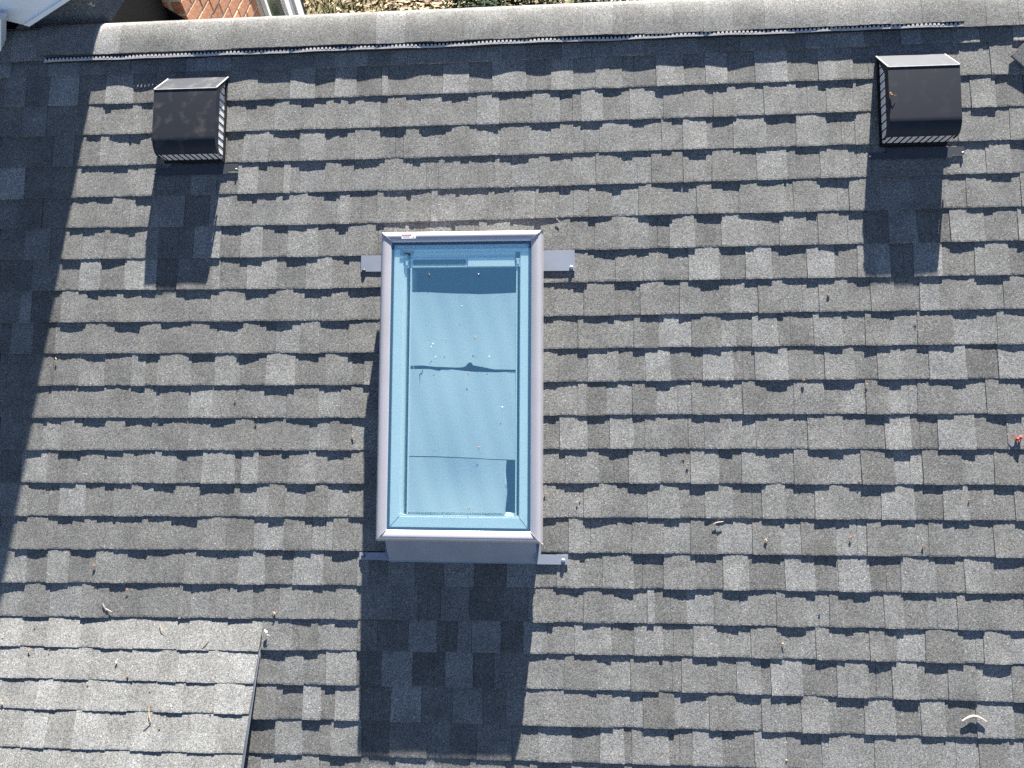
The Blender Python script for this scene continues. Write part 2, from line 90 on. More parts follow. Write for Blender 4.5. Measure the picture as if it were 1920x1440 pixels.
 25: ([(-2.1635,3.565),(-1.0144,3.5581),(0.3577,3.5597),(1.6947,3.5654)],1.7918,[(-2.4488,3.0,0),(-2.3622,4.0,1),(-2.2058,4.4,0),(-2.0454,4.4,1),(-1.9129,2.2,0),(-1.7635,4.4,1),(-1.6207,4.4,0),(-1.4547,3.0,1),(-1.3277,3.4,0),(-1.2091,2.2,1),(-1.1292,2.6,0),(-0.9716,4.0,1),(-0.8189,4.4,0),(-0.7057,2.6,1),(-0.6125,4.4,0),(-0.4872,2.6,1),(-0.3492,3.4,0),(-0.2346,4.4,1),(-0.1222,4.4,0),(0.0154,4.0,1),(0.093,3.4,0),(0.1734,2.6,1),(0.2772,2.6,0),(0.3774,4.4,1),(0.4853,3.0,0),(0.566,4.0,1),(0.6738,4.4,0),(0.8098,2.6,1),(0.888,2.6,0),(0.9992,2.6,1),(1.0742,2.6,0),(1.1479,2.2,1),(1.2716,2.2,0),(1.3627,2.6,1),(1.4337,4.0,0),(1.5461,2.6,1),(1.6313,4.0,0),(1.727,3.0,1)]),
 26: ([(-2.1635,3.708),(-1.0144,3.7011),(0.3577,3.7027),(1.6947,3.7084)],1.7843,[(-2.441,4.4,1),(-2.3388,3.0,0),(-2.2522,3.0,1),(-2.1217,3.0,0),(-1.9936,4.4,1),(-1.8661,2.6,0),(-1.7545,4.4,1),(-1.6498,4.4,0),(-1.4964,3.4,1),(-1.3725,2.6,0),(-1.2853,3.0,1),(-1.1943,4.4,0),(-1.0783,2.2,1),(-0.9396,4.4,0),(-0.8178,2.2,1),(-0.6734,2.6,0),(-0.5883,3.0,1),(-0.5034,4.4,0),(-0.3528,4.4,1),(-0.2054,4.4,0),(-0.0654,2.6,1),(0.0504,3.0,0),(0.177,3.0,1),(0.2817,3.4,0),(0.3679,4.0,1),(0.471,4.4,0),(0.585,2.2,1),(0.6777,2.2,0),(0.7728,2.2,1),(0.9165,3.0,0),(1.0264,4.0,1),(1.1583,4.0,0),(1.2548,3.4,1),(1.33,3.4,0),(1.4336,3.4,1),(1.5314,4.0,0),(1.626,2.2,1),(1.7103,3.4,0)]),
}
DORMER_ROWS = [[(-2.4518,2.4447),(-1.2781,2.4369)],[(-2.4309,2.5577),(-1.2894,2.5644)],[(-2.4072,2.6856),(-1.3004,2.6905)],[(-2.3847,2.8068),(-1.312,2.8061)],[(-2.3574,2.954),(-1.3311,2.9559)],[(-2.3574,3.097),(-1.3311,3.0989)],[(-2.3574,3.24),(-1.3311,3.2419)]]
DORMER_PATCHES = [[(-2.4409,4.5,1),(-2.34,3.5,0),(-2.2299,4.5,1),(-2.073,3.5,0),(-1.9736,4.0,1),(-1.8325,4.0,0),(-1.6363,4.2,1),(-1.4972,3.8,0)],[(-2.419,4.5,1),(-2.2951,3.8,0),(-2.1672,4.2,1),(-2.0118,3.8,0),(-1.8902,4.0,1),(-1.8157,4.0,0),(-1.7044,3.5,1),(-1.6259,4.8,0),(-1.5798,3.9,1),(-1.4559,4.8,0)],[(-2.3959,3.5,0),(-2.231,4.8,1),(-2.1374,3.7,0),(-2.0209,4.5,1),(-1.8265,3.8,0),(-1.7116,4.2,1),(-1.5836,3.8,0),(-1.4473,4.8,1),(-1.3253,4.0,0)],[(-2.4646,4.0,1),(-2.3663,3.5,0),(-2.2684,4.8,1),(-2.1663,3.0,0),(-2.0462,4.8,1),(-1.8993,3.8,0),(-1.7898,4.3,1),(-1.6536,4.1,0),(-1.5452,4.5,1),(-1.4285,4.0,0)],[(-2.3481,4.0,0),(-2.1456,4.2,1),(-1.9813,4.0,0),(-1.8363,4.8,1),(-1.7371,3.8,0),(-1.6025,4.2,1),(-1.4422,4.0,0)],[(-2.344,4.0,0),(-2.1972,4.4,1),(-2.0695,3.6,0),(-1.9334,4.6,1),(-1.798,4.0,0),(-1.6546,4.2,1),(-1.5298,3.8,0)]]
HUSKS = [(-2.247,1.306),(-1.417,1.497),(-1.321,1.575),(-0.892,1.657),(-2.029,2.215),(-1.878,2.316),(-1.219,2.409),(1.009,1.429),(1.475,1.176),(1.264,1.447),(0.516,1.731),(0.083,1.909),(0.071,1.931),(-0.065,1.898),(1.177,2.069),(0.841,2.086),(1.459,2.101),(1.047,2.358),(0.893,2.502),(1.647,1.921),(1.221,1.846),(0.896,2.954),(0.53,1.775),(1.12,1.072)]
HUSKS_DORMER = [(-2.285,2.473),(-2.425,2.525),(-1.639,2.433),(-2.294,2.577),(-2.205,2.573),(-2.011,2.699),(-1.838,2.669),(-1.733,2.714),(-1.461,2.797),(-1.672,2.863),(-2.377,2.786)]

rng = random.Random(11)

# ---------------------------------------------------------------- helpers
def obj(name, bm, mat, parent=None, smooth=False):
    me = bpy.data.meshes.new(name)
    bm.normal_update()
    bm.to_mesh(me)
    bm.free()
    me.materials.append(mat)
    if smooth:
        for p in me.polygons:
            p.use_smooth = True
    o = bpy.data.objects.new(name, me)
    COL.objects.link(o)
    if parent is not None:
        o.parent = parent
    return o

def pydata(name, verts, faces, mat, parent=None, tones=None, smooth=False):
    me = bpy.data.meshes.new(name)
    me.from_pydata(verts, [], faces)
    me.materials.append(mat)
    if tones is not None:
        at = me.attributes.new('tone', 'FLOAT', 'FACE')
        at.data.foreach_set('value', tones)
    if smooth:
        for p in me.polygons:
            p.use_smooth = True
    me.update()
    o = bpy.data.objects.new(name, me)
    COL.objects.link(o)
    if parent is not None:
        o.parent = parent
    return o

def tag(o, label=None, cat=None, group=None, kind=None):
    if label: o['label'] = label
    if cat: o['category'] = cat
    if group: o['group'] = group
    if kind: o['kind'] = kind
    return o

def empty(name, loc=(0, 0, 0), rot=None):
    o = bpy.data.objects.new(name, None)
    o.empty_display_size = 0.1
    COL.objects.link(o)
    o.location = loc
    if rot is not None:
        o.rotation_euler = rot
    return o

ROOF_ROT = Matrix.Rotation(PITCH, 4, 'X')
def roof_world(u, v, n):
    return Vector((0, 0, RIDGE_Z)) + (ROOF_ROT @ Vector((u, -v, n)))
def roof_frame(name, u, v, n=0.0, twist=0.0, tilt=0.0):
    """an Empty standing on the roof: x right, y up the slope, z off the roof"""
    o = empty(name)
    M = Matrix.Translation(roof_world(u, v, n)) @ ROOF_ROT @ Matrix.Rotation(twist, 4, 'Z') @ Matrix.Rotation(tilt, 4, 'X')
    o.location = M.to_translation()
    o.rotation_euler = M.to_euler()
    return o

def box(bm, x0, x1, y0, y1, z0, z1):
    v = [bm.verts.new(p) for p in ((x0,y0,z0),(x1,y0,z0),(x1,y1,z0),(x0,y1,z0),(x0,y0,z1),(x1,y0,z1),(x1,y1,z1),(x0,y1,z1))]
    for f in ((0,3,2,1),(4,5,6,7),(0,1,5,4),(1,2,6,5),(2,3,7,6),(3,0,4,7)):
        bm.faces.new([v[i] for i in f])
    return v

def box_obj(name, b, mat, parent=None, bevel=0.0):
    bm = bmesh.new()
    box(bm, *b)
    if bevel:
        bmesh.ops.bevel(bm, geom=bm.edges[:], offset=bevel, segments=2, affect='EDGES')
    return obj(name, bm, mat, parent)

def prism(bm, poly, a, b, axis):
    """extrude a 2-D polygon from a to b along an axis (0,1,2); the polygon fills the other two"""
    def P(q, t):
        c = [q[0], q[1]]
        c.insert(axis, t)
        return c
    v0 = [bm.verts.new(P(q, a)) for q in poly]
    v1 = [bm.verts.new(P(q, b)) for q in poly]
    n = len(poly)
    bm.faces.new(v0)
    bm.faces.new(v1[::-1])
    for i in range(n):
        j = (i + 1) % n
        bm.faces.new((v0[j], v0[i], v1[i], v1[j]))
    bmesh.ops.recalc_face_normals(bm, faces=bm.faces[:])

def tube(bm, pts, r, seg=7):
    rings = []
    for i, p in enumerate(pts):
        p = Vector(p)
        d = (Vector(pts[min(i + 1, len(pts) - 1)]) - Vector(pts[max(i - 1, 0)])).normalized()
        a = d.orthogonal().normalized()
        b = d.cross(a)
        rr = r[i] if isinstance(r, (list, tuple)) else r
        rings.append([bm.verts.new(p + a * rr * math.cos(2 * math.pi * k / seg) + b * rr * math.sin(2 * math.pi * k / seg)) for k in range(seg)])
    for A, B in zip(rings, rings[1:]):
        for k in range(seg):
            bm.faces.new((A[k], A[(k + 1) % seg], B[(k + 1) % seg], B[k]))
    bm.faces.new(rings[0][::-1])
    bm.faces.new(rings[-1])

def interp(pts, u):
    if u <= pts[0][0]:
        (a, b), (c, d) = pts[0], pts[1]
    elif u >= pts[-1][0]:
        (a, b), (c, d) = pts[-2], pts[-1]
    else:
        for (a, b), (c, d) in zip(pts, pts[1:]):
            if a <= u <= c:
                break
    return b + (d - b) * (u - a) / (c - a)

# ---------------------------------------------------------------- materials
def new_mat(name):
    m = bpy.data.materials.new(name)
    m.use_nodes = True
    nt = m.node_tree
    return m, nt.nodes, nt.links, nt.nodes['Principled BSDF']

def plain(name, color, rough=0.5, metal=0.0, noise=0.0, nscale=30.0, bump=0.0, spec=0.5):
    m, N, L, B = new_mat(name)
    B.inputs['Base Color'].default_value = (*color, 1)
    B.inputs['Roughness'].default_value = rough
    B.inputs['Metallic'].default_value = metal
    B.inputs['Specular IOR Level'].default_value = spec
    if noise or bump:
        tc = N.new('ShaderNodeTexCoord')
        nz = N.new('ShaderNodeTexNoise')
        nz.inputs['Scale'].default_value = nscale
        nz.inputs['Detail'].default_value = 5
        L.new(tc.outputs['Object'], nz.inputs['Vector'])
        if noise:
            mr = N.new('ShaderNodeMapRange')
            mr.inputs['From Min'].default_value = 0.3
            mr.inputs['From Max'].default_value = 0.7
            mr.inputs['To Min'].default_value = 1 - noise
            mr.inputs['To Max'].default_value = 1 + noise
            L.new(nz.outputs['Fac'], mr.inputs['Value'])
            mx = N.new('ShaderNodeVectorMath')
            mx.operation = 'SCALE'
            mx.inputs[0].default_value = color
            L.new(mr.outputs['Result'], mx.inputs['Scale'])
            L.new(mx.outputs['Vector'], B.inputs['Base Color'])
        if bump:
            bp = N.new('ShaderNodeBump')
            bp.inputs['Strength'].default_value = bump
            bp.inputs['Distance'].default_value = 0.001
            L.new(nz.outputs['Fac'], bp.inputs['Height'])
            L.new(bp.outputs['Normal'], B.inputs['Normal'])
    return m

def make_shingle():
    m, N, L, B = new_mat('asphalt_shingle')
    tc = N.new('ShaderNodeTexCoord')
    at = N.new('ShaderNodeAttribute')
    at.attribute_name = 'tone'
    # tone 1..5 -> granule blend colour
    mr = N.new('ShaderNodeMapRange')
    mr.inputs['From Min'].default_value = 1
    mr.inputs['From Max'].default_value = 5
    L.new(at.outputs['Fac'], mr.inputs['Value'])
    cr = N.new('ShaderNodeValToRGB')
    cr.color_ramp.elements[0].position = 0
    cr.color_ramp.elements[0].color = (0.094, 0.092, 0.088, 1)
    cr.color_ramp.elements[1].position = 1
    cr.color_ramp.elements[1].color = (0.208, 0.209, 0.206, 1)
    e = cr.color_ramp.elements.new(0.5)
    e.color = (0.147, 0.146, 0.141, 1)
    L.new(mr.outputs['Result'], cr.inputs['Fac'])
    # single granules: random cells
    vo = N.new('ShaderNodeTexVoronoi')
    vo.inputs['Scale'].default_value = 300
    L.new(tc.outputs['Object'], vo.inputs['Vector'])
    sep = N.new('ShaderNodeSeparateColor')
    L.new(vo.outputs['Color'], sep.inputs['Color'])
    g = N.new('ShaderNodeMapRange')
    g.inputs['From Min'].default_value = 0
    g.inputs['From Max'].default_value = 1
    g.inputs['To Min'].default_value = 0.50
    g.inputs['To Max'].default_value = 1.50
    L.new(sep.outputs['Red'], g.inputs['Value'])
    # a few very pale granules
    gt = N.new('ShaderNodeMath')
    gt.operation = 'GREATER_THAN'
    gt.inputs[1].default_value = 0.982
    L.new(sep.outputs['Green'], gt.inputs[0])
    ma = N.new('ShaderNodeMath')
    ma.operation = 'MULTIPLY_ADD'
    ma.inputs[1].default_value = 1.1
    L.new(gt.outputs[0], ma.inputs[0])
    L.new(g.outputs['Result'], ma.inputs[2])
    # soft blotches of wear
    nz = N.new('ShaderNodeTexNoise')
    nz.inputs['Scale'].default_value = 9
    nz.inputs['Detail'].default_value = 4
    L.new(tc.outputs['Object'], nz.inputs['Vector'])
    w = N.new('ShaderNodeMapRange')
    w.inputs['From Min'].default_value = 0.3
    w.inputs['From Max'].default_value = 0.7
    w.inputs['To Min'].default_value = 0.84
    w.inputs['To Max'].default_value = 1.16
    L.new(nz.outputs['Fac'], w.inputs['Value'])
    mu = N.new('ShaderNodeMath')
    mu.operation = 'MULTIPLY'
    L.new(ma.outputs[0], mu.inputs[0])
    L.new(w.outputs['Result'], mu.inputs[1])
    sc = N.new('ShaderNodeVectorMath')
    sc.operation = 'SCALE'
    L.new(cr.outputs['Color'], sc.inputs[0])
    L.new(mu.outputs[0], sc.inputs['Scale'])
    # granule hue: some warm, some bluish
    hue = N.new('ShaderNodeMix')
    hue.data_type = 'RGBA'
    hue.inputs['A'].default_value = (1.07, 1.0, 0.90, 1)
    hue.inputs['B'].default_value = (0.94, 1.0, 1.06, 1)
    L.new(sep.outputs['Blue'], hue.inputs['Factor'])
    mm = N.new('ShaderNodeVectorMath')
    mm.operation = 'MULTIPLY'
    L.new(sc.outputs['Vector'], mm.inputs[0])
    L.new(hue.outputs['Result'], mm.inputs[1])
    L.new(mm.outputs['Vector'], B.inputs['Base Color'])
    B.inputs['Roughness'].default_value = 0.85
    B.inputs['Specular IOR Level'].default_value = 0.25
    # granule relief
    nb = N.new('ShaderNodeTexNoise')
    nb.inputs['Scale'].default_value = 330
    nb.inputs['Detail'].default_value = 2
    L.new(tc.outputs['Object'], nb.inputs['Vector'])
    bp = N.new('ShaderNodeBump')
    bp.inputs['Strength'].default_value = 0.55
    bp.inputs['Distance'].default_value = 0.0012
    L.new(nb.outputs['Fac'], bp.inputs['Height'])
    L.new(bp.outputs['Normal'], B.inputs['Normal'])
    return m

M_SHINGLE = make_shingle()
M_DECK = plain('roof_underlay', (0.03, 0.03, 0.032), 0.9)
M_CLAD = plain('painted_cladding', (0.48, 0.46, 0.48), 0.38, 0.35, noise=0.05, nscale=6, bump=0.04)
M_FLASH = plain('lead_grey_flashing', (0.22, 0.245, 0.295), 0.5, 0.0, noise=0.10, nscale=8, bump=0.08)
M_WHITE = plain('white_paint', (0.78, 0.79, 0.80), 0.45, noise=0.04, nscale=8)
M_SASH = plain('white_sash', (0.80, 0.82, 0.80), 0.4, noise=0.02, nscale=10)
M_DARK = plain('dark_well', (0.06, 0.065, 0.07), 0.8)
M_GASKET = plain('black_gasket', (0.02, 0.022, 0.026), 0.5)
M_GRILLE = plain('pale_grille', (0.70, 0.68, 0.69), 0.5, noise=0.08, nscale=60)
M_SLAT = plain('black_slat', (0.006, 0.006, 0.007), 0.6, spec=0.3)
M_LIP = plain('vent_lip', (0.42, 0.41, 0.40), 0.45, noise=0.15, nscale=40)
M_VENTBODY = plain('ridge_vent_black', (0.02, 0.02, 0.024), 0.6)
M_NAIL = plain('nail_metal', (0.55, 0.53, 0.5), 0.35, 0.8)
M_HUSK = plain('dried_husk', (0.26, 0.12, 0.06), 0.8, noise=0.45, nscale=160)
M_HUSKPALE = plain('pale_husk', (0.40, 0.27, 0.17), 0.8, noise=0.4, nscale=160)
M_RED = plain('red_blossom', (0.38, 0.07, 0.05), 0.8, noise=0.5, nscale=120)
M_TWIG = plain('bleached_twig', (0.34, 0.28, 0.25), 0.8, noise=0.25, nscale=90)
M_STRAW = plain('straw', (0.36, 0.27, 0.17), 0.85)
M_SPOT = plain('white_dropping', (0.8, 0.8, 0.78), 0.7)
M_BRICK = None

def dusty(name, base, dust, amount, rough):
    m, N, L, B = new_mat(name)
    tc = N.new('ShaderNodeTexCoord')
    n1 = N.new('ShaderNodeTexNoise')
    n1.inputs['Scale'].default_value = 19
    n1.inputs['Detail'].default_value = 6
    n1.inputs['Distortion'].default_value = 0.1
    L.new(tc.outputs['Object'], n1.inputs['Vector'])
    n2 = N.new('ShaderNodeTexNoise')
    n2.inputs['Scale'].default_value = 420
    n2.inputs['Detail'].default_value = 2
    L.new(tc.outputs['Object'], n2.inputs['Vector'])
    r1 = N.new('ShaderNodeMapRange')
    r1.inputs['From Min'].default_value = 0.52
    r1.inputs['From Max'].default_value = 0.78
    r1.inputs['To Max'].default_value = amount
    L.new(n1.outputs['Fac'], r1.inputs['Value'])
    r2 = N.new('ShaderNodeMapRange')
    r2.inputs['From Min'].default_value = 0.60
    r2.inputs['From Max'].default_value = 0.78
    r2.inputs['To Max'].default_value = amount * 0.35
    L.new(n2.outputs['Fac'], r2.inputs['Value'])
    ad = N.new('ShaderNodeMath')
    ad.operation = 'ADD'
    ad.use_clamp = True
    L.new(r1.outputs['Result'], ad.inputs[0])
    L.new(r2.outputs['Result'], ad.inputs[1])
    mx = N.new('ShaderNodeMix')
    mx.data_type = 'RGBA'
    mx.inputs['A'].default_value = (*base, 1)
    mx.inputs['B'].default_value = (*dust, 1)
    L.new(ad.outputs[0], mx.inputs['Factor'])
    L.new(mx.outputs['Result'], B.inputs['Base Color'])
    B.inputs['Roughness'].default_value = rough
    B.inputs['Specular IOR Level'].default_value = 0.3
    bp = N.new('ShaderNodeBump')
    bp.inputs['Strength'].default_value = 0.15
    bp.inputs['Distance'].default_value = 0.0006
    L.new(n2.outputs['Fac'], bp.inputs['Height'])
    L.new(bp.outputs['Normal'], B.inputs['Normal'])
    return m
M_HOOD_DUSTY = dusty('dusty_black_plastic', (0.013, 0.016, 0.025), (0.17, 0.16, 0.13), 0.34, 0.62)
M_HOOD_CLEAN = dusty('black_plastic', (0.014, 0.017, 0.027), (0.16, 0.15, 0.13), 0.10, 0.62)

def make_glass():
    m = bpy.data.materials.new('skylight_glass')
    m.use_nodes = True
    N, L = m.node_tree.nodes, m.node_tree.links
    N.remove(N['Principled BSDF'])
    out = N['Material Output']
    tr = N.new('ShaderNodeBsdfTransparent')
    tr.inputs['Color'].default_value = (0.86, 0.98, 0.96, 1)
    gl = N.new('ShaderNodeBsdfGlossy')
    gl.inputs['Color'].default_value = (0.85, 0.97, 1.0, 1)
    gl.inputs['Roughness'].default_value = 0.015
    lw = N.new('ShaderNodeLayerWeight')            # Schlick reflectance, alike from both sides
    lw.inputs['Blend'].default_value = 0.5
    pw = N.new('ShaderNodeMath')
    pw.operation = 'POWER'
    pw.inputs[1].default_value = 5.0
    L.new(lw.outputs['Facing'], pw.inputs[0])
    mr = N.new('ShaderNodeMapRange')
    mr.inputs['To Min'].default_value = GLASS_REFL
    mr.inputs['To Max'].default_value = 1.0
    L.new(pw.outputs[0], mr.inputs['Value'])
    mx = N.new('ShaderNodeMixShader')
    L.new(mr.outputs['Result'], mx.inputs['Fac'])
    L.new(tr.outputs['BSDF'], mx.inputs[1])
    L.new(gl.outputs['BSDF'], mx.inputs[2])
    painted_veil = N.new('ShaderNodeBsdfDiffuse')
    painted_veil.inputs['Color'].default_value = (0.20, 0.56, 0.95, 1)  # blue diffuse colour standing in for the veil of reflected sky
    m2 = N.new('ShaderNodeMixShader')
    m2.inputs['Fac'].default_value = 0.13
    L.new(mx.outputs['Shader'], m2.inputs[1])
    L.new(painted_veil.outputs['BSDF'], m2.inputs[2])
    L.new(m2.outputs['Shader'], out.inputs['Surface'])
    return m
GLASS_REFL = 0.13
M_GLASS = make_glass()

def make_paper():
    m, N, L, B = new_mat('woven_cover_sheet')
    tc = N.new('ShaderNodeTexCoord')
    w1 = N.new('ShaderNodeTexWave')
    w1.inputs['Scale'].default_value = 60
    w1.inputs['Distortion'].default_value = 1.5
    w2 = N.new('ShaderNodeTexWave')
    w2.bands_direction = 'Y'
    w2.inputs['Scale'].default_value = 60
    w2.inputs['Distortion'].default_value = 1.5
    L.new(tc.outputs['Object'], w1.inputs['Vector'])
    L.new(tc.outputs['Object'], w2.inputs['Vector'])
    ad = N.new('ShaderNodeMath')
    ad.operation = 'ADD'
    L.new(w1.outputs['Fac'], ad.inputs[0])
    L.new(w2.outputs['Fac'], ad.inputs[1])
    mr = N.new('ShaderNodeMapRange')
    mr.inputs['From Max'].default_value = 2.0
    mr.inputs['To Min'].default_value = 0.93
    mr.inputs['To Max'].default_value = 1.05
    L.new(ad.outputs[0], mr.inputs['Value'])
    sc = N.new('ShaderNodeVectorMath')
    sc.operation = 'SCALE'
    sc.inputs[0].default_value = (0.60, 0.62, 0.62)
    L.new(mr.outputs['Result'], sc.inputs['Scale'])
    L.new(sc.outputs['Vector'], B.inputs['Base Color'])
    B.inputs['Roughness'].default_value = 0.9
    return m
M_PAPER = make_paper()

def make_brick():
    m, N, L, B = new_mat('red_brick')
    tc = N.new('ShaderNodeTexCoord')
    oi = N.new('ShaderNodeObjectInfo')
    nz = N.new('ShaderNodeTexNoise')
    nz.inputs['Scale'].default_value = 60
    nz.inputs['Detail'].default_value = 6
    L.new(tc.outputs['Object'], nz.inputs['Vector'])
    ad = N.new('ShaderNodeMath')
    ad.operation = 'MULTIPLY_ADD'
    ad.inputs[1].default_value = 0.55
    L.new(oi.outputs['Random'], ad.inputs[0])
    L.new(nz.outputs['Fac'], ad.inputs[2])
    cr = N.new('ShaderNodeValToRGB')
    cr.color_ramp.elements[0].position = 0.35
    cr.color_ramp.elements[0].color = (0.24, 0.085, 0.045, 1)
    cr.color_ramp.elements[1].position = 1.0
    cr.color_ramp.elements[1].color = (0.50, 0.24, 0.13, 1)
    L.new(ad.outputs[0], cr.inputs['Fac'])
    L.new(cr.outputs['Color'], B.inputs['Base Color'])
    B.inputs['Roughness'].default_value = 0.9
    bp = N.new('ShaderNodeBump')
    bp.inputs['Strength'].default_value = 0.5
    bp.inputs['Distance'].default_value = 0.003
    L.new(nz.outputs['Fac'], bp.inputs['Height'])
    L.new(bp.outputs['Normal'], B.inputs['Normal'])
    return m
M_BRICK = make_brick()
M_MORTAR = plain('mortar', (0.46, 0.40, 0.30), 0.95, noise=0.2, nscale=60)

# ---------------------------------------------------------------- garden behind the house
def make_ground():
    m, N, L, B = new_mat('dry_lawn')
    tc = N.new('ShaderNodeTexCoord')
    n1 = N.new('ShaderNodeTexNoise')
    n1.inputs['Scale'].default_value = 1.3
    n1.inputs['Detail'].default_value = 8
    n2 = N.new('ShaderNodeTexNoise')
    n2.inputs['Scale'].default_value = 40
    n2.inputs['Detail'].default_value = 5
    L.new(tc.outputs['Object'], n1.inputs['Vector'])
    L.new(tc.outputs['Object'], n2.inputs['Vector'])
    ad = N.new('ShaderNodeMath')
    ad.operation = 'MULTIPLY_ADD'
    ad.inputs[1].default_value = 0.6
    L.new(n2.outputs['Fac'], ad.inputs[0])
    L.new(n1.outputs['Fac'], ad.inputs[2])
    cr = N.new('ShaderNodeValToRGB')
    cr.color_ramp.elements[0].position = 0.55
    cr.color_ramp.elements[0].color = (0.030, 0.028, 0.010, 1)
    cr.color_ramp.elements[1].position = 1.0
    cr.color_ramp.elements[1].color = (0.15, 0.12, 0.06, 1)
    e = cr.color_ramp.elements.new(0.75)
    e.color = (0.07, 0.06, 0.022, 1)
    L.new(ad.outputs[0], cr.inputs['Fac'])
    L.new(cr.outputs['Color'], B.inputs['Base Color'])
    B.inputs['Roughness'].default_value = 0.95
    return m
bm = bmesh.new()
box(bm, -150, 150, -120, 200, -0.3, 0.0)
tag(obj('ground', bm, make_ground()), kind='structure')

M_BLADE = plain('dry_grass_blade', (0.105, 0.09, 0.030), 0.8, noise=0.5, nscale=3)
M_LEAFLITTER = plain('fallen_leaf', (0.30, 0.21, 0.13), 0.85, noise=0.5, nscale=4)
M_LEAF = plain('shrub_leaf', (0.017, 0.036, 0.011), 0.75, noise=0.6, nscale=5, spec=0.15)
M_LEAFPALE = plain('yellowing_leaf', (0.09, 0.075, 0.028), 0.5, noise=0.5, nscale=5)
M_BARK = plain('shrub_bark', (0.10, 0.07, 0.05), 0.9)

def scatter_blades(n, x0, x1, y0, y1, h0, h1):
    V, F = [], []
    for i in range(n):
        x, y = rng.uniform(x0, x1), rng.uniform(y0, y1)
        a = rng.uniform(0, 6.28)
        h = rng.uniform(h0, h1)
        w = rng.uniform(0.006, 0.014)
        dx, dy = math.cos(a), math.sin(a)
        lx, ly = rng.uniform(-1, 1) * h * 0.7, rng.uniform(-1, 1) * h * 0.7
        b = len(V)
        V += [(x - dx * w, y - dy * w, 0), (x + dx * w, y + dy * w, 0), (x + lx, y + ly, h)]
        F.append((b, b + 1, b + 2))
    return V, F
V, F = scatter_blades(16000, -6.5, -1.9, 6.5, 13.5, 0.04, 0.13)
tag(pydata('dry_grass', V, F, M_BLADE), 'sparse yellowed grass of the lawn behind the house', 'grass', kind='stuff')
V, F = [], []
for i in range(6500):
    x = rng.gauss(-1.9, 0.55) if i < 3600 else rng.uniform(-6.5, 4.5)
    y = rng.uniform(6.0, 13.0)
    s = rng.uniform(0.03, 0.075)
    a = rng.uniform(0, 6.28)
    z = rng.uniform(0.012, 0.09)
    c, d = math.cos(a) * s, math.sin(a) * s
    t = rng.uniform(-0.03, 0.03)
    b = len(V)
    V += [(x - c, y - d, z), (x - d * .5, y + c * .5, z + t), (x + c, y + d, z + t * .5), (x + d * .5, y - c * .5, z)]
    F.append((b, b + 1, b + 2, b + 3))
tag(pydata('leaf_litter', V, F, M_LEAFLITTER), 'pale fallen leaves strewn over the lawn', 'leaves', kind='stuff')

def shrub(name, x, y, rx, ry, h, n, mat, label, seed):
    r = random.Random(seed)
    root = empty(name, (x, y, 0))
    bm = bmesh.new()
    tips = []
    for i in range(9):
        a = r.uniform(0, 6.28)
        k = r.uniform(0.3, 0.8)
        p = [(0.04 * math.cos(a), 0.04 * math.sin(a), 0), (rx * k * .5 * math.cos(a), ry * k * .5 * math.sin(a), h * .45), (rx * k * math.cos(a), ry * k * math.sin(a), h * r.uniform(.7, .95))]
        tube(bm, p, [0.018, 0.011, 0.004], 5)
    obj('stem', bm, M_BARK, root)
    clumps = [(r.uniform(-1, 1), r.uniform(-1, 1), r.uniform(.25, 1.0), r.uniform(.22, .42)) for _ in range(26)]
    V, F = [], []
    for i in range(n):
        cx, cy, cz, cr_ = clumps[r.randrange(len(clumps))]
        if cx * cx + cy * cy > 1:
            continue
        d = Vector((r.gauss(0, 1), r.gauss(0, 1), r.gauss(0, 1))).normalized() * cr_ * r.uniform(.5, 1)
        p = Vector((cx * rx + d.x * rx, cy * ry + d.y * ry, max(0.05, h * (cz + d.z * .6) * (1 - .35 * (cx * cx + cy * cy)))))
        ax = Vector((r.gauss(0, 1), r.gauss(0, 1), r.gauss(0.2, .6))).normalized()
        ay = ax.cross(Vector((r.gauss(0, .5), r.gauss(0, .5), 1))).normalized()
        l, w = r.uniform(.05, .10), r.uniform(.015, .028)
        b = len(V)
        up = ax.cross(ay) * w * .5
        V += [tuple(p - ax * l * .5), tuple(p + ay * w + up), tuple(p + ax * l * .5), tuple(p - ay * w + up)]
        F += [(b, b + 1, b + 2), (b, b + 2, b + 3)]
    pydata('crown', V, F, mat, root)
    return tag(root, label, 'shrub')
shrub('garden_shrub', -0.45, 8.35, 1.15, 1.2, 1.0, 12000, M_LEAF, 'dense dark green shrub beyond the middle of the ridge', 3)
shrub('garden_shrub', 1.05, 8.7, 0.75, 0.8, 0.55, 2200, M_LEAFPALE, 'low yellowing shrub right of the dark green one', 4)
shrub('garden_shrub', 2.7, 9.2, 0.9, 0.8, 0.5, 2200, M_LEAFPALE, 'farthest right low brownish shrub behind the ridge', 8)

# ---------------------------------------------------------------- main roof
ROOF = roof_frame('shingle_roof', 0, 0)
tag(ROOF, 'large grey asphalt shingle roof slope filling most of the view', 'roof')
BACK_V = -0.243                       # v of the ridge line
SKY_U0, SKY_U1, SKY_V0, SKY_V1 = -0.735, -0.085, 0.845, 2.045      # opening of the skylight
U_LEFT, U_RIGHT = -3.4, 3.1
bm = bmesh.new()
for (u0, u1, v0, v1) in ((U_LEFT, U_RIGHT, BACK_V, SKY_V0), (U_LEFT, SKY_U0, SKY_V0, SKY_V1), (SKY_U1, U_RIGHT, SKY_V0, SKY_V1), (U_LEFT, U_RIGHT, SKY_V1, 4.05)):
    box(bm, u0, u1, -v1, -v0, -0.12, -0.0035)
obj('roof_deck', bm, M_DECK, ROOF)
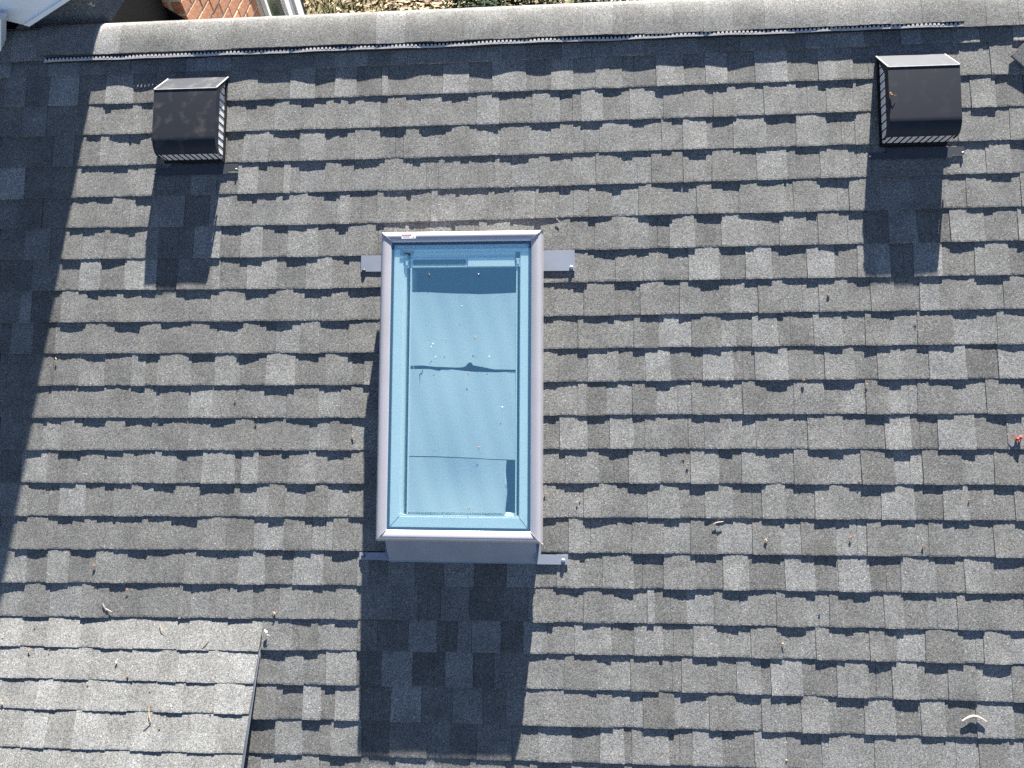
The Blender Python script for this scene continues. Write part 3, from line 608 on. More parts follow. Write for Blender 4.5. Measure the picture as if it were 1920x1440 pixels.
# far slope, falling away behind the ridge
c2, s2 = math.cos(2 * PITCH), math.sin(2 * PITCH)
def back(t, n):                        # t metres down the far slope
    return (-BACK_V + t * c2 + n * s2, -0.004 - t * s2 + n * c2)
bm = bmesh.new()
prism(bm, [back(0, 0), back(2.2, 0), back(2.2, -0.1), back(0.06, -0.1)], -3.4, 3.1, 0)
far_slope = obj('far_slope', bm, M_SHINGLE, ROOF)

TB, TT = 0.0055, 0.0022               # step of a course, thickness of a raised tab
STEP = 0.008
waves = {}
def wave(k, u):
    if k not in waves:
        r = random.Random(900 + k)
        waves[k] = [(r.uniform(8, 14), r.uniform(0, 6.28), .45), (r.uniform(17, 30), r.uniform(0, 6.28), .45), (r.uniform(36, 60), r.uniform(0, 6.28), .3)]
    return 0.0017 * sum(a * math.sin(f * u + p) for f, p, a in waves[k])

class Course:
    """one course of shingles: where its edges lie and how high its face stands"""
    def __init__(s, k, top, bot, lift=None, tb=TB):
        s.k, s.top, s.bot, s.lift, s.tb = k, top, bot, lift or (lambda v: 0.0), tb
    def n(s, u, v):
        vt, vb = interp(s.top, u), interp(s.bot, u)
        t = (v - vt) / (vb - vt)
        return s.lift(v) + s.tb * t + (wave(s.k, u) * t * t if t > 0 else 0)

def slab(c, u0, u1, tone_of, extra, r, drop=0.0, hidden=0.022, lean=(0, 0), lift=(0, 0), cut=None):
    """a strip of the course from u0 to u1: (verts, faces, tones); extra = how proud it stands"""
    n = max(2, int(round((u1 - u0) / STEP)))
    V, F, T = [], [], []
    cols = []
    for i in range(n + 1):
        t = i / n
        ub = u0 + lean[0] + (u1 + lean[1] - u0 - lean[0]) * t      # lower edge may flare
        ut = u0 + (u1 - u0) * t
        vt = interp(c.top, ut) - hidden
        vb = interp(c.bot, ub) + drop + r.uniform(-0.0011, 0.0011)
        if cut:
            ub = min(ub, cut(vb)); ut = min(ut, cut(vt))
        vm = vb - 0.007
        um = ut + (ub - ut) * 0.9
        li = (lift[0] + (lift[1] - lift[0]) * t)
        jt = r.uniform(-0.0005, 0.0005)
        vmid = interp(c.top, ut) + 0.055
        lo = c.lift(vb) - 0.0045
        cols.append([(ut, -vt, c.n(ut, vt) + extra), (ut + (ub - ut) * .45, -vmid, c.n(ut, vmid) + extra + li * .15), (um, -vm, c.n(um, vm) + extra + li * .9), (ub, -vb, c.n(ub, vb) + extra + li + jt - 0.0004), (ub, -vb + 0.0006, lo)])
    for col in cols:
        V += col
    m = 5
    for i in range(n):
        tn = tone_of(u0 + (u1 - u0) * (i + .5) / n)
        for j in range(m - 1):
            a = i * m + j
            F.append((a, a + 1, a + 1 + m, a + m))
            T.append(tn)
    # ends
    for i in (0, n):
        a = i * m
        b = len(V)
        low = [(p[0], p[1], c.lift(-p[1]) - 0.006) for p in cols[i][:4]]
        V += low
        for j in range(3):
            F.append((a + j, a + j + 1, b + j + 1, b + j) if i == n else (a + j, b + j, b + j + 1, a + j + 1))
            T.append(tone_of(u0 if i == 0 else u1))
    return V, F, T

def merge(dst, src):
    b = len(dst[0])
    dst[0].extend(src[0])
    dst[1].extend(tuple(i + b for i in f) for f in src[1])
    dst[2].extend(src[2])

tab_jobs = []                          # (width, shingle object, geometry)
outer = ([], [], [])
def lay_course(k, parent, c, patches, end, gaps, seed, cut=None):
    r = random.Random(seed)
    P = []
    for i, (u, t, up) in enumerate(patches):
        e = patches[i + 1][0] if i + 1 < len(patches) else end
        if e - u < 0.012:
            continue
        P.append((u, e, t + r.uniform(-.12, .12), up))
    spans = [(P[0][0], P[-1][1])]
    for g0, g1 in gaps:
        nxt = []
        for a, b in spans:
            if g1 <= a or g0 >= b:
                nxt.append((a, b))
            else:
                if g0 - a > 0.03: nxt.append((a, g0))
                if b - g1 > 0.03: nxt.append((g1, b))
        spans = nxt
    def tone_of(u):
        for a, b, t, up in P:
            if a <= u < b:
                return t
        return P[-1][2]
    for a, b in spans:
        # butt joints between shingles about a metre apart, at the side of a recessed patch
        cuts = [a]
        want = a + r.uniform(.35, 1.0)
        while want < b - .25:
            cand = [q for q in P if not q[3] and a + .1 < .5 * (q[0] + q[1]) < b - .1]
            if cand:
                q = min(cand, key=lambda q: abs(.5 * (q[0] + q[1]) - want))
                x = q[0] + (q[1] - q[0]) * r.uniform(.3, .7)
                if x > cuts[-1] + .25 and x < b - .15:
                    cuts.append(x)
            want += 1.0
        cuts.append(b)
        for x0, x1 in zip(cuts, cuts[1:]):
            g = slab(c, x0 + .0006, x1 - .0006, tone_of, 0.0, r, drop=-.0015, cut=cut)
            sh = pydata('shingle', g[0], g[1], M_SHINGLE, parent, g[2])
            for (u, e, t, up) in P:
                if not up:
                    continue
                uu, ee = max(u, x0), min(e, x1)
                if ee - uu < .014 or not (x0 <= .5 * (uu + ee) < x1):
                    continue
                fl = r.uniform(-.002, .005)
                ln = (r.uniform(-.006, .003), r.uniform(-.003, .006)) if uu == u and ee == e else (0, 0)
                li = (r.uniform(-.0006, .0022), r.uniform(-.0006, .0022))
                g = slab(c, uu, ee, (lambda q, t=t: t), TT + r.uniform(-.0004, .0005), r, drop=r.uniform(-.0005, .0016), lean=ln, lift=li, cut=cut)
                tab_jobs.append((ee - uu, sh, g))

vent_gap = []
for k in range(0, 27):
    if k == 0:
        top = [(u, v - 0.085) for u, v in ROWS[0][0]]
    else:
        top = ROWS[k - 1][0]
    bot, end, patches = ROWS[k]
    c = Course(k, top, bot)
    gaps = []
    if 7 <= k <= 14:
        gaps.append((SKY_U0, SKY_U1))
    # what lies under the vents and the low side roof is left out
    if k in (2,):
        gaps += [(-1.74, -1.52), (1.39, 1.60)]
    if k >= 19:
        gaps.append((-9, -1.37))
    if k <= 21:
        lay_course(k, ROOF, c, patches, end, gaps, 40 + k)
    # the same course carried on past the frame, too far aside to pick apart
    r = random.Random(300 + k)
    for a, b in (((U_LEFT, patches[0][0]), (end, U_RIGHT)) if k <= 21 else ((-1.37, U_RIGHT),)):
        if k >= 19 and a == U_LEFT:
            continue
        u = a
        up = bool(r.randrange(2))
        while u < b - .02:
            e = min(b, u + r.uniform(.09, .17))
            t = r.choice([2.3, 2.6, 3, 3.4, 4, 4.4])
            merge(outer, slab(c, u, e, (lambda q, t=t: t), TT if up else 0.0, r))
            u, up = e, not up
tab_jobs.sort(key=lambda j: -j[0])
rest = ([], [], [])
N_TABS = 300
main_tabs = [j for j in tab_jobs]
for w, sh, g in main_tabs[:N_TABS]:
    pydata('tab', g[0], g[1], M_SHINGLE, sh, g[2])
for w, sh, g in main_tabs[N_TABS:]:
    merge(rest, g)
tag(pydata('narrow_tabs', *rest[:2], M_SHINGLE, ROOF, rest[2]), kind='stuff')
tag(pydata('outer_courses', *outer[:2], M_SHINGLE, ROOF, outer[2]), kind='stuff')
tab_jobs = []

# ridge caps: bent shingles lapped along the ridge
def cap_section(edge_v, edge_n, thick):
    """front flank a little flatter than the roof, rolling over the ridge to the far side"""
    y, n = -edge_v, edge_n
    pts = [(y, n)]
    front = max(.06, -BACK_V + .002 + edge_v * 1.0) if False else (-BACK_V - .012 + edge_v)
    steps = 7
    for i in range(steps):
        t = (i + .5) / steps
        a = math.radians(1.5 + 19 * t * t)
        y += front / steps * math.cos(a)
        n -= front / steps * math.sin(a) * .8
        pts.append((y, n))
    for i in range(8):
        a = math.radians(24 + 37 * (i + .5) / 8)
        y += .0062 * math.cos(a)
        n -= .0062 * math.sin(a)
        pts.append((y, n))
    for i in range(2):
        y += .05 * math.cos(2 * PITCH)
        n -= .05 * math.sin(2 * PITCH)
        pts.append((y, n))
    return pts
u = -2.66
caps = []
while u < 2.75:
    caps.append(u)
    u += 0.131 + rng.uniform(-.004, .004)
tones = [2.4, 3.6, 2.6, 3.0, 4.5, 2.8, 2.6, 2.9, 3.2, 2.6, 3.0, 2.5, 2.9, 2.2, 3.8, 3.0, 2.5, 3.2, 2.9, 3.3, 2.8, 3.6, 2.5, 3.2, 3.0, 3.5, 2.9, 3.6, 3.2, 3.4, 3.3, 3.0, 2.6, 2.5, 2.9, 3.0, 3.2, 2.8, 3.0, 3.1, 3.0, 2.9]
for i, u in enumerate(caps):
    vented = -2.40 < u < 1.64
    r = random.Random(70 + i)
    ev = (-.0905 + .0030 * (u + 1.8)) if vented else (-.066 if u > 0 else -.075)
    ev += r.uniform(-.003, .003)
    en = .0268 if vented else .0165
    L0 = .172
    V, F, T = [], [], []
    nu = 10
    S = None
    for a in range(nu + 1):
        t = a / nu
        uu = u + L0 * t
        lap = .0013 * (1 - t)                      # the exposed end rides over its neighbour
        sag = r.uniform(-.0004, .0004) + (.0010 * math.sin(5 * uu + 1) + .0008 * math.sin(11 * uu)) * (1 if vented else .3)
        sec = cap_section(ev + r.uniform(-.0009, .0009), en + lap + sag, .004)
        S = len(sec)
        for j, (y, n) in enumerate(sec):
            w = max(0, 1 - j / 4.0)
            V.append((uu, y, n - sag * (1 - w)))
        V.append((uu, sec[0][0], sec[0][1] + lap * 0))
        V.append((uu, sec[0][0] + .0005, sec[0][1] - .0036))
    m = S + 2
    tn = tones[i % len(tones)]
    for a in range(nu):
        for j in range(S - 1):
            b = a * m + j
            F.append((b, b + m, b + m + 1, b + 1)); T.append(tn)
        b = a * m + S
        F.append((b + 1, b + 1 + m, b + m, b)); T.append(tn)
    for j in range(S - 1):                         # butt face of the exposed end
        b = len(V)
        V += [V[j], V[j + 1], (V[j][0], V[j][1], V[j][2] - .0030), (V[j + 1][0], V[j + 1][1], V[j + 1][2] - .0030)]
        F.append((b, b + 1, b + 3, b + 2)); T.append(tn)
    pydata('cap_shingle', V, F, M_SHINGLE, ROOF, T, smooth=True)

# hip caps where a side ridge runs off at the right-hand end
for i in range(5):
    d = .16 * i
    cx, cy = 1.985 + d * .70, -(.015 + d * .72)
    r = random.Random(500 + i)
    ca, sa = math.cos(-.80), math.sin(-.80)
    V, F, T = [], [], []
    for (a, b, n) in ((-.02, -.10, .010), (.23, -.10, .006), (.23, .12, .020), (-.02, .12, .024), (-.02, -.10, .0), (.23, -.10, .0), (.23, .12, .004), (-.02, .12, .004)):
        V.append((cx + a * ca - b * sa, cy + a * sa + b * ca, n + .011 - .002 * i * 0))
    F = [(0, 1, 2, 3), (0, 4, 5, 1), (1, 5, 6, 2), (2, 6, 7, 3), (3, 7, 4, 0)]
    pydata('hip_cap_shingle', V, F, M_SHINGLE, ROOF, [3.0 + r.uniform(-.4, .4)] * 5)

# ---------------------------------------------------------------- ridge vent under the caps
VENT = roof_frame('ridge_vent', -0.32, -0.062)
tag(VENT, 'long black plastic ridge vent with pale toothed lip under the ridge caps', 'vent')
V, F = [], []
x0, x1 = -2.04, 2.04
bm = bmesh.new()
prism(bm, [(.072, .0), (.072, .015), (.034, .0200), (.024, .010), (.004, .018), (.004, .0)], x0, x1, 0)
obj('vent_body', bm, M_VENTBODY, VENT)
V, F = [], []
def lip_n(x):
    return .0249 + .0016 * math.sin(7.3 * x + .5) + .0013 * math.sin(17 * x + 2) + .0013 * math.sin(31 * x)
x = x0
pitch = .0176
while x < x1 - pitch:
    n0, n1 = lip_n(x), lip_n(x + pitch)
    yo = .0012 * math.sin(9 * x) - .0095 * (x / 2.04) * .0
    b = len(V)                                     # lip bar
    V += [(x, .001 + yo, n0), (x + pitch, .001 + yo, n1), (x + pitch, .0085 + yo, n1 + .0004), (x, .0085 + yo, n0 + .0004), (x, .0015 + yo, n0 - .0028), (x + pitch, .0015 + yo, n1 - .0028), (x + pitch, .0085 + yo, n1 - .004), (x, .0085 + yo, n0 - .004)]
    F += [(b, b + 1, b + 2, b + 3), (b + 4, b + 5, b + 1, b), (b + 3, b + 2, b + 6, b + 7)]
    b = len(V)                                     # rounded tooth
    c0, w = x + pitch * .5, .0052
    prof = [(-w, .0085), (-w, .0140), (-w * .6, .0172), (0, .0182), (w * .6, .0172), (w, .0140), (w, .0085)]
    V += [(c0 + a, q + yo, n0 + .0004) for a, q in prof] + [(c0 + a, q + yo, .012) for a, q in prof]
    F.append(tuple(range(b + 6, b - 1, -1)))
    for j in range(6):
        F.append((b + j, b + j + 1, b + 8 + j, b + 7 + j))
    x += pitch
tag(pydata('toothed_lip', V, F, M_LIP, VENT), kind='stuff')

# ---------------------------------------------------------------- hooded roof vents
def roof_vent(u, v, mat, label, seed, width=.284, twist=0.0):
    r = random.Random(seed)
    root = roof_frame('roof_vent', u, v, 0.006, twist)
    w = width / 2
    H = .108
    sec = [(0, .002), (.104, H), (.318, H)]
    for i in range(1, 8):
        a = math.radians(78) * i / 7
        sec.append((.318 + .070 * math.sin(a), H - .042 * (1 - math.cos(a))))
    # hood: bent sheet with rolled side flanges
    bm = bmesh.new()
    inner = [(y, max(0, n - .004)) for y, n in sec]
    def ring(x):
        return [bm.verts.new((x, -y, n)) for y, n in sec]
    A, B = ring(-w), ring(w)
    back_edge = [bm.verts.new((x, -.104, H)) for x in (-w, w)]
    bm.faces.new((A[0], back_edge[0], back_edge[1], B[0]))
    for i in range(1, len(sec) - 1):
        bm.faces.new((A[i], A[i + 1], B[i + 1], B[i])).smooth = True
    A, B = ring(-w), ring(w)
    for sgn, E in ((-1, A), (1, B)):
        low = []
        for (y, n), e in zip(sec, E):
            low.append(bm.verts.new((sgn * w, -(y + (.010 if n > .09 else .0)), max(.0, n - (.032 if n > .04 else .012)))))
        for i in range(len(sec) - 1):
            f = (E[i], low[i], low[i + 1], E[i + 1]) if sgn < 0 else (E[i + 1], low[i + 1], low[i], E[i])
            bm.faces.new(f)
        lip = [bm.verts.new((v_.co.x - sgn * .008, v_.co.y, v_.co.z)) for v_ in low]
        for i in range(len(sec) - 1):
            bm.faces.new((low[i], lip[i], lip[i + 1], low[i + 1]))
    ey, en = sec[-1]
    f0 = [bm.verts.new((x, -ey, en - .004)) for x in (-w, w)]
    bm.faces.new((A[-1], f0[0], f0[1], B[-1]))
    bmesh.ops.recalc_face_normals(bm, faces=bm.faces[:])
    hood = obj('hood', bm, mat, root)
    # rolled bright seam edges on the back plate
    for sgn in (-1, 1):
        bm = bmesh.new()
        tube(bm, [(sgn * (w - .001), -.002, .004), (sgn * (w - .001), -.104, H + .0015)], .0024, 6)
        obj('seam', bm, M_LIP, hood)
    bm = bmesh.new()
    tube(bm, [(-w, -.1045, H + .0005), (w, -.1045, H + .0005)], .0018, 6)
    obj('seam', bm, M_LIP, hood)
    # base frame
    bm = bmesh.new()
    box(bm, -w + .004, w - .004, -.398, -.386, .0, .014)
    box(bm, -w + .003, -w + .013, -.386, -.02, .0, .012)
    box(bm, w - .013, w - .003, -.386, -.02, .0, .012)
    obj('base_frame', bm, M_SLAT, root)
    # grilles: pale mesh panels with black upright slats
    for sgn in (-1, 1):
        x = sgn * (w - .010)
        bm = bmesh.new()
        q = [(-.030, .010), (-.384, .010), (-.384, .070), (-.345, .082), (-.104, .082), (-.088, .072)]
        prism(bm, q, min(x, x - sgn * .003), max(x, x - sgn * .003), 0)
        pan = obj('side_grille', bm, M_GRILLE, root)
        for i in range(10):
            y = -.062 - i * .0345
            top = .083 if y < -.09 else .055
            box_obj('slat', (min(x, x + sgn * .0012), max(x, x + sgn * .0012), y - .0026, y + .0026, .010, top), M_SLAT, pan)
    bm = bmesh.new()
    box(bm, -w + .012, w - .012, -.3865, -.3835, .010, .074)
    pan = obj('front_grille', bm, M_GRILLE, root)
    for i in range(10):
        x = -w + .022 + i * (width - .044) / 9
        box_obj('slat', (x - .0026, x + .0026, -.3885, -.3866, .0101, .0739), M_SLAT, pan)
    # flashing sheet showing below the hood
    bm = bmesh.new()
    v_ = [(-w - .045, -.452), (w + .010, -.452), (w + .012, -.440), (w + .060, -.440), (w + .060, -.405), (w - .02, -.405), (-w + .03, -.402), (-w + .03, -.425), (-w - .045, -.427)]
    lo = [bm.verts.new((a, b, .0022)) for a, b in v_]
    hi = [bm.verts.new((a, b, .0042)) for a, b in v_]
    bm.faces.new(hi)
    for i in range(len(v_)):
        j = (i + 1) % len(v_)
        bm.faces.new((lo[i], lo[j], hi[j], hi[i]))
    bmesh.ops.recalc_face_normals(bm, faces=bm.faces[:])
    obj('flashing', bm, M_FLASHDARK, root)
    for (a, b) in ((w + .052, -.432), (-w - .040, -.438)):
        bm = bmesh.new()
        bmesh.ops.create_uvsphere(bm, u_segments=8, v_segments=5, radius=.005)
        for q in bm.verts:
            q.co = Vector((q.co.x + a, q.co.y + b, q.co.z * .7 + .006))
        obj('nail_head', bm, M_NAIL, root, True)
    return tag(root, label, 'vent')
M_FLASHDARK = plain('dark_flashing', (0.045, 0.05, 0.06), 0.5, 0.2)
roof_vent(-1.629, .030, M_HOOD_DUSTY, 'dusty black hooded roof vent on the left, near the shadow edge', 1, twist=-.006)
roof_vent(1.4955, .047, M_HOOD_CLEAN, 'cleaner black hooded roof vent on the right end of the roof', 2, twist=-.004)

# ---------------------------------------------------------------- skylight
SKY = roof_frame('skylight', -.4085, 1.445, 0.0, -.008)
tag(SKY, 'tall blue glass skylight in a mauve grey metal frame, middle of the roof', 'skylight')
HW, HH, FW = .3405, .6415, .0495
DZ = .012
prof = [(0.0, .060), (0.0, .106), (.0020, .124), (.006, .137), (.012, .1455), (.019, .1490), (.028, .1485), (.038, .1460), (.045, .1430), (FW, .1400), (FW, .120)]
prof = [(o, n + DZ) for o, n in prof]
def rect(o):
    return [(-HW + o, HH - o), (HW - o, HH - o), (HW - o, -HH + o), (-HW + o, -HH + o)]
for side, nm in enumerate(('top_rail', 'side_rail', 'bottom_rail', 'side_rail')):
    V, F = [], []
    for o, n in prof:
        R = rect(o)
        a, b = R[side], R[(side + 1) % 4]
        e = .0006
        dx, dy = (b[0] - a[0]), (b[1] - a[1])
        l = math.hypot(dx, dy)
        V += [(a[0] + dx / l * e, a[1] + dy / l * e, n), (b[0] - dx / l * e, b[1] - dy / l * e, n)]
    for i in range(len(prof) - 1):
        F.append((2 * i, 2 * i + 2, 2 * i + 3, 2 * i + 1))
    rail = pydata(nm, V, F, M_CLAD, SKY, smooth=True)
    # raised mitre seam at the start of each rail
    bm = bmesh.new()
    pts = [(rect(o)[side][0], rect(o)[side][1], n + .0038) for o, n in prof[1:10]]
    sx = 1 if pts[0][0] < 0 else -1
    prev = None
    for p in pts:
        off = Vector((rect(0)[side][1], -rect(0)[side][0] * HH / HW, 0)).normalized() * .0048
        off = Vector((-1 if (pts[0][0] * pts[0][1]) < 0 else 1, 1, 0)).normalized() * .0045
        q = (bm.verts.new(Vector(p) - off - Vector((0, 0, .004))), bm.verts.new(Vector(p)), bm.verts.new(Vector(p) + off - Vector((0, 0, .004))))
        if prev:
            bm.faces.new((prev[0], prev[1], q[1], q[0]))
            bm.faces.new((prev[1], prev[2], q[2], q[1]))
        prev = q
    bmesh.ops.recalc_face_normals(bm, faces=bm.faces[:])
    obj('corner_seam', bm, M_CLAD, rail)
# curb under the frame
bm = bmesh.new()
t = .016
CW, CH = HW - .012, HH - .012
IW, IH = .262, .566
box(bm, -CW, -IW, -CH, CH, -.02, .112 + DZ)
box(bm, IW, CW, -CH, CH, -.02, .112 + DZ)
box(bm, -IW, IW, IH, CH, -.02, .1121 + DZ)
box(bm, -IW, IW, -CH, -IH, -.02, .1121 + DZ)
obj('curb', bm, M_FLASH, SKY)
# gasket and pane
bm = bmesh.new()
def flat_ring(bm, ox0, ox1, oy0, oy1, ix0, ix1, iy0, iy1, z0, z1):
    box(bm, ox0, ix0, oy0, oy1, z0, z1)
    box(bm, ix1, ox1, oy0, oy1, z0, z1)
    box(bm, ix0, ix1, iy1, oy1, z0, z1 - .0002)
    box(bm, ix0, ix1, oy0, iy0, z0, z1 - .0002)
flat_ring(bm, -.2932, .2932, -.594, .594, -.281, .281, -.582, .582, .128 + DZ, .1355 + DZ)
obj('gasket', bm, M_GASKET, SKY)
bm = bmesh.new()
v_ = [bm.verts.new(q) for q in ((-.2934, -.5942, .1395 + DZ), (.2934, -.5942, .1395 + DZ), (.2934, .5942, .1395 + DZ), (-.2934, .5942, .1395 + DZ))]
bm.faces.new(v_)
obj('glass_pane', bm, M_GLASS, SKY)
# white sash under the glass, mitred
X0, X1, Y0, Y1 = -.281, .281, -.582, .582
x0, x1, y0, y1 = -.240, .2455, -.537, .5525
cor = [((X0, Y1), (x0, y1)), ((X1, Y1), (x1, y1)), ((X1, Y0), (x1, y0)), ((X0, Y0), (x0, y0))]
for i in range(4):
    a, b = cor[i], cor[(i + 1) % 4]
    e = .0005
    def sh(p, q):
        d = Vector((q[0] - p[0], q[1] - p[1])).normalized() * e
        return (p[0] + d.x, p[1] + d.y)
    P4 = [sh(a[0], b[0]), sh(b[0], a[0]), sh(b[1], a[1]), sh(a[1], b[1])]
    bm = bmesh.new()
    prism(bm, P4, .112 + DZ, .1345 + DZ, 2)
    bmesh.ops.bevel(bm, geom=[ed for ed in bm.edges if abs(ed.verts[0].co.z - ed.verts[1].co.z) < 1e-6 and ed.verts[0].co.z > .13], offset=.002, segments=2, affect='EDGES')
    obj('sash_rail', bm, M_SASH, SKY)
# inner lining: thin upright boards leaving a dark slot beside the sash
for (bx, nm) in (((-.2117, -.2060, -.530, .487, .03, .143), 'inner_bead'), ((.2300, .2345, -.530, .487, .03, .143), 'inner_bead'), ((-.238, .2435, -.5365, -.5315, .05, .1445), 'inner_bead')):
    box_obj(nm, bx, M_SASH, SKY)
box_obj('sash_step', (-.2398, -.2274, -.530, .545, .09, .1395), M_SASH, SKY)
box_obj('inner_ledge', (-.2059, .2299, -.5313, -.521, .03, .134), M_SASH, SKY)
bm = bmesh.new()
box(bm, -.262, -.2415, -.55, .56, -.05, .02)
box(bm, .2465, .262, -.55, .56, -.05, .02)
obj('slot_floor', bm, M_DARK, SKY)
bm = bmesh.new()
box(bm, -.262, .262, -.566, .566, -.62, -.60)
box(bm, -.262, -.25, -.566, .566, -.60, .02)
box(bm, .25, .262, -.566, .566, -.60, .02)
box(bm, -.25, .25, .55, .566, -.60, .02)
box(bm, -.25, .25, -.566, -.55, -.60, .02)
obj('shaft', bm, M_DARK, SKY)
# ventilation flap across the head: ledges, slotted cover, plain cover, two hinges
box_obj('head_ledge', (-.212, .225, .538, .5515, 0.1250, 0.1440), M_SASH, SKY, .001)
box_obj('head_ledge', (-.212, .225, .5285, .5375, 0.1200, 0.1360), M_SASH, SKY, .001)
def rounded_rect(x0, x1, y0, y1, r, n=4):
    pts = []
    for cx, cy, a0 in ((x1 - r, y1 - r, 0), (x0 + r, y1 - r, 90), (x0 + r, y0 + r, 180), (x1 - r, y0 + r, 270)):
        for i in range(n + 1):
            a = math.radians(a0 + 90 * i / n)
            pts.append((cx + r * math.cos(a), cy + r * math.sin(a)))
    return pts
flap = box_obj('flap_cover', (-.213, .026, .4875, .5275, 0.1280, 0.1405), M_SASH, SKY, .0015)
bm = bmesh.new()
prism(bm, rounded_rect(-.202, .020, .4985, .5195, .004), .1405, .1416, 2)
obj('flap_slot', bm, M_GASKET, flap)
box_obj('flap_cover', (.0275, .2235, .4875, .5275, 0.1280, 0.1435), M_SASH, SKY, .0015)
for x in (-.227, .2365):
    bm = bmesh.new()
    box(bm, x - .009, x + .009, .488, .522, 0.1250, 0.1440)
    box(bm, x - .004, x + .0045, .497, .513, .1441, .148)
    h = obj('flap_hinge', bm, M_GASKETGREY if 'M_GASKETGREY' in globals() else M_GRILLE, SKY)
    bm = bmesh.new()
    tube(bm, [(x - .008, .5165, .1455), (x + .008, .5165, .1455)], .0025, 7)
    obj('hinge_pin', bm, M_NAIL, h)
# torn cover sheets hanging below the glass
def sheet(name, top, bot, z, sag, seed, nx=40, ny=14, hole=None):
    r = random.Random(seed)
    V, F = [], []
    xs = [-.2058 + .4356 * i / nx for i in range(nx + 1)]
    ph = [r.uniform(0, 6.28) for _ in range(6)]
    for j in range(ny + 1):
        for i, x in enumerate(xs):
            t = j / ny
            yt, yb = interp(top, x), interp(bot, x)
            y = yt + (yb - yt) * t
            zz = z + sag * math.sin(math.pi * t) * math.cos(math.pi * x / .46) + .0012 * math.sin(22 * x + ph[0]) * math.sin(9 * y + ph[1]) + .0005 * math.sin(70 * x + ph[2] + 20 * y)
            xr = x
            if hole and x > hole[0]:
                xr = hole[0] + (x - hole[0]) * .0
            V.append((x if not hole else min(x, hole[0] + .003 * math.sin(40 * y)), y, zz))
    for j in range(ny):
        for i in range(nx):
            a = j * (nx + 1) + i
            F.append((a, a + nx + 1, a + nx + 2, a + 1))
    return pydata(name, V, F, M_PAPER, SKY, smooth=True)
T1 = [(-.23, .398), (-.15, .397), (-.05, .391), (.02, .3885), (.07, .3865), (.14, .3885), (.23, .392)]
B1 = [(-.23, .083), (-.167, .0843), (-.116, .0786), (-.022, .0754), (.0094, .0769), (.0170, .084), (.0249, .0941), (.034, .097), (.0414, .1019), (.0454, .0847), (.072, .080), (.1346, .0675), (.23, .0659)]
T2 = [(-.23, .0693), (-.1384, .0692), (-.0941, .0604), (-.0847, .0676), (-.047, .0676), (.0347, .0582), (.0722, .0566), (.15, .055), (.23, .059)]
B2 = [(-.23, -.296), (-.1, -.297), (.05, -.302), (.12, -.306), (.23, -.309)]
T3 = [(-.23, -.300), (-.1, -.301), (.05, -.305), (.12, -.309), (.23, -.313)]
B3 = [(-.23, -.531), (.23, -.531)]
def nearer(P):
    return [(.4085 + (x - .4085) * .9765, -.212 + (y + .212) * .9765) for x, y in P]
T1, B1, T2, B2, T3 = nearer(T1), nearer(B1), nearer(T2), nearer(B2), nearer(T3)
B3 = [(-.23, -.5205), (.23, -.5205)]
sheet('cover_sheet', T1, B1, .1412, -.0025, 1)
sheet('cover_sheet', T2, B2, .1400, .0020, 2)
sheet('cover_sheet', T3, B3, .1412, -.0035, 3, hole=(.1945,))
# crack in the middle sheet
bm = bmesh.new()
tube(bm, [(x + .0105, y * .9765 - .004, .1412) for x, y in ((-.165, .066), (-.1655, .058), (-.172, .052), (-.1775, .046), (-.177, .035), (-.176, .022), (-.1775, .008))], [.0013, .0014, .0012, .0011, .001, .0008, .0003], 5)
obj('sheet_crack', bm, M_GASKET, SKY)
# head flashing, side tabs, foot apron
bm = bmesh.new()
prism(bm, [(-.640, .085), (-.655, .075), (-.738, .0085), (-.744, .0075), (-.744, .0105), (-.737, .0118), (-.652, .080), (-.640, .092)], -.312, .312, 0)
obj('apron', bm, M_FLASH, SKY)
def plate(name, poly, z0, z1, mat, parent, slope=0.0):
    bm = bmesh.new()
    prism(bm, poly, z0, z1, 2)
    return obj(name, bm, mat, parent)
tabs = [plate('flashing_tab', [(-.440, -.737), (-.313, -.740), (-.313, -.640), (-.329, -.640), (-.329, -.706), (-.440, -.708)], .0085, .0105, M_FLASH, SKY),
        plate('flashing_tab', [(.313, -.744), (.444, -.743), (.444, -.704), (.331, -.704), (.329, -.640), (.313, -.640)], .0085, .0105, M_FLASH, SKY),
        plate('flashing_tab', [(-.460, .503), (-.325, .503), (-.325, .575), (-.460, .575)], .0090, .0108, M_FLASH, SKY),
        plate('flashing_tab', [(.325, .498), (.472, .498), (.472, .588), (.325, .588)], .0090, .0108, M_FLASH, SKY)]
for tb, (x, y) in zip(tabs, ((-.424, -.722), (.424, -.726), (-.447, .508), (.458, .512))):
    bm = bmesh.new()
    bmesh.ops.create_uvsphere(bm, u_segments=10, v_segments=6, radius=.010)
    for q in bm.verts:
        q.co = Vector((q.co.x * .9 + x, q.co.y * .75 + y, q.co.z * .55 + .0125))
    obj('fastener', bm, M_NAIL if x > 0 else M_FLASHDARK, tb, True)
box_obj('corner_upstand', (.309, .3128, -.737, -.640, .0106, .05), M_FLASH, SKY)
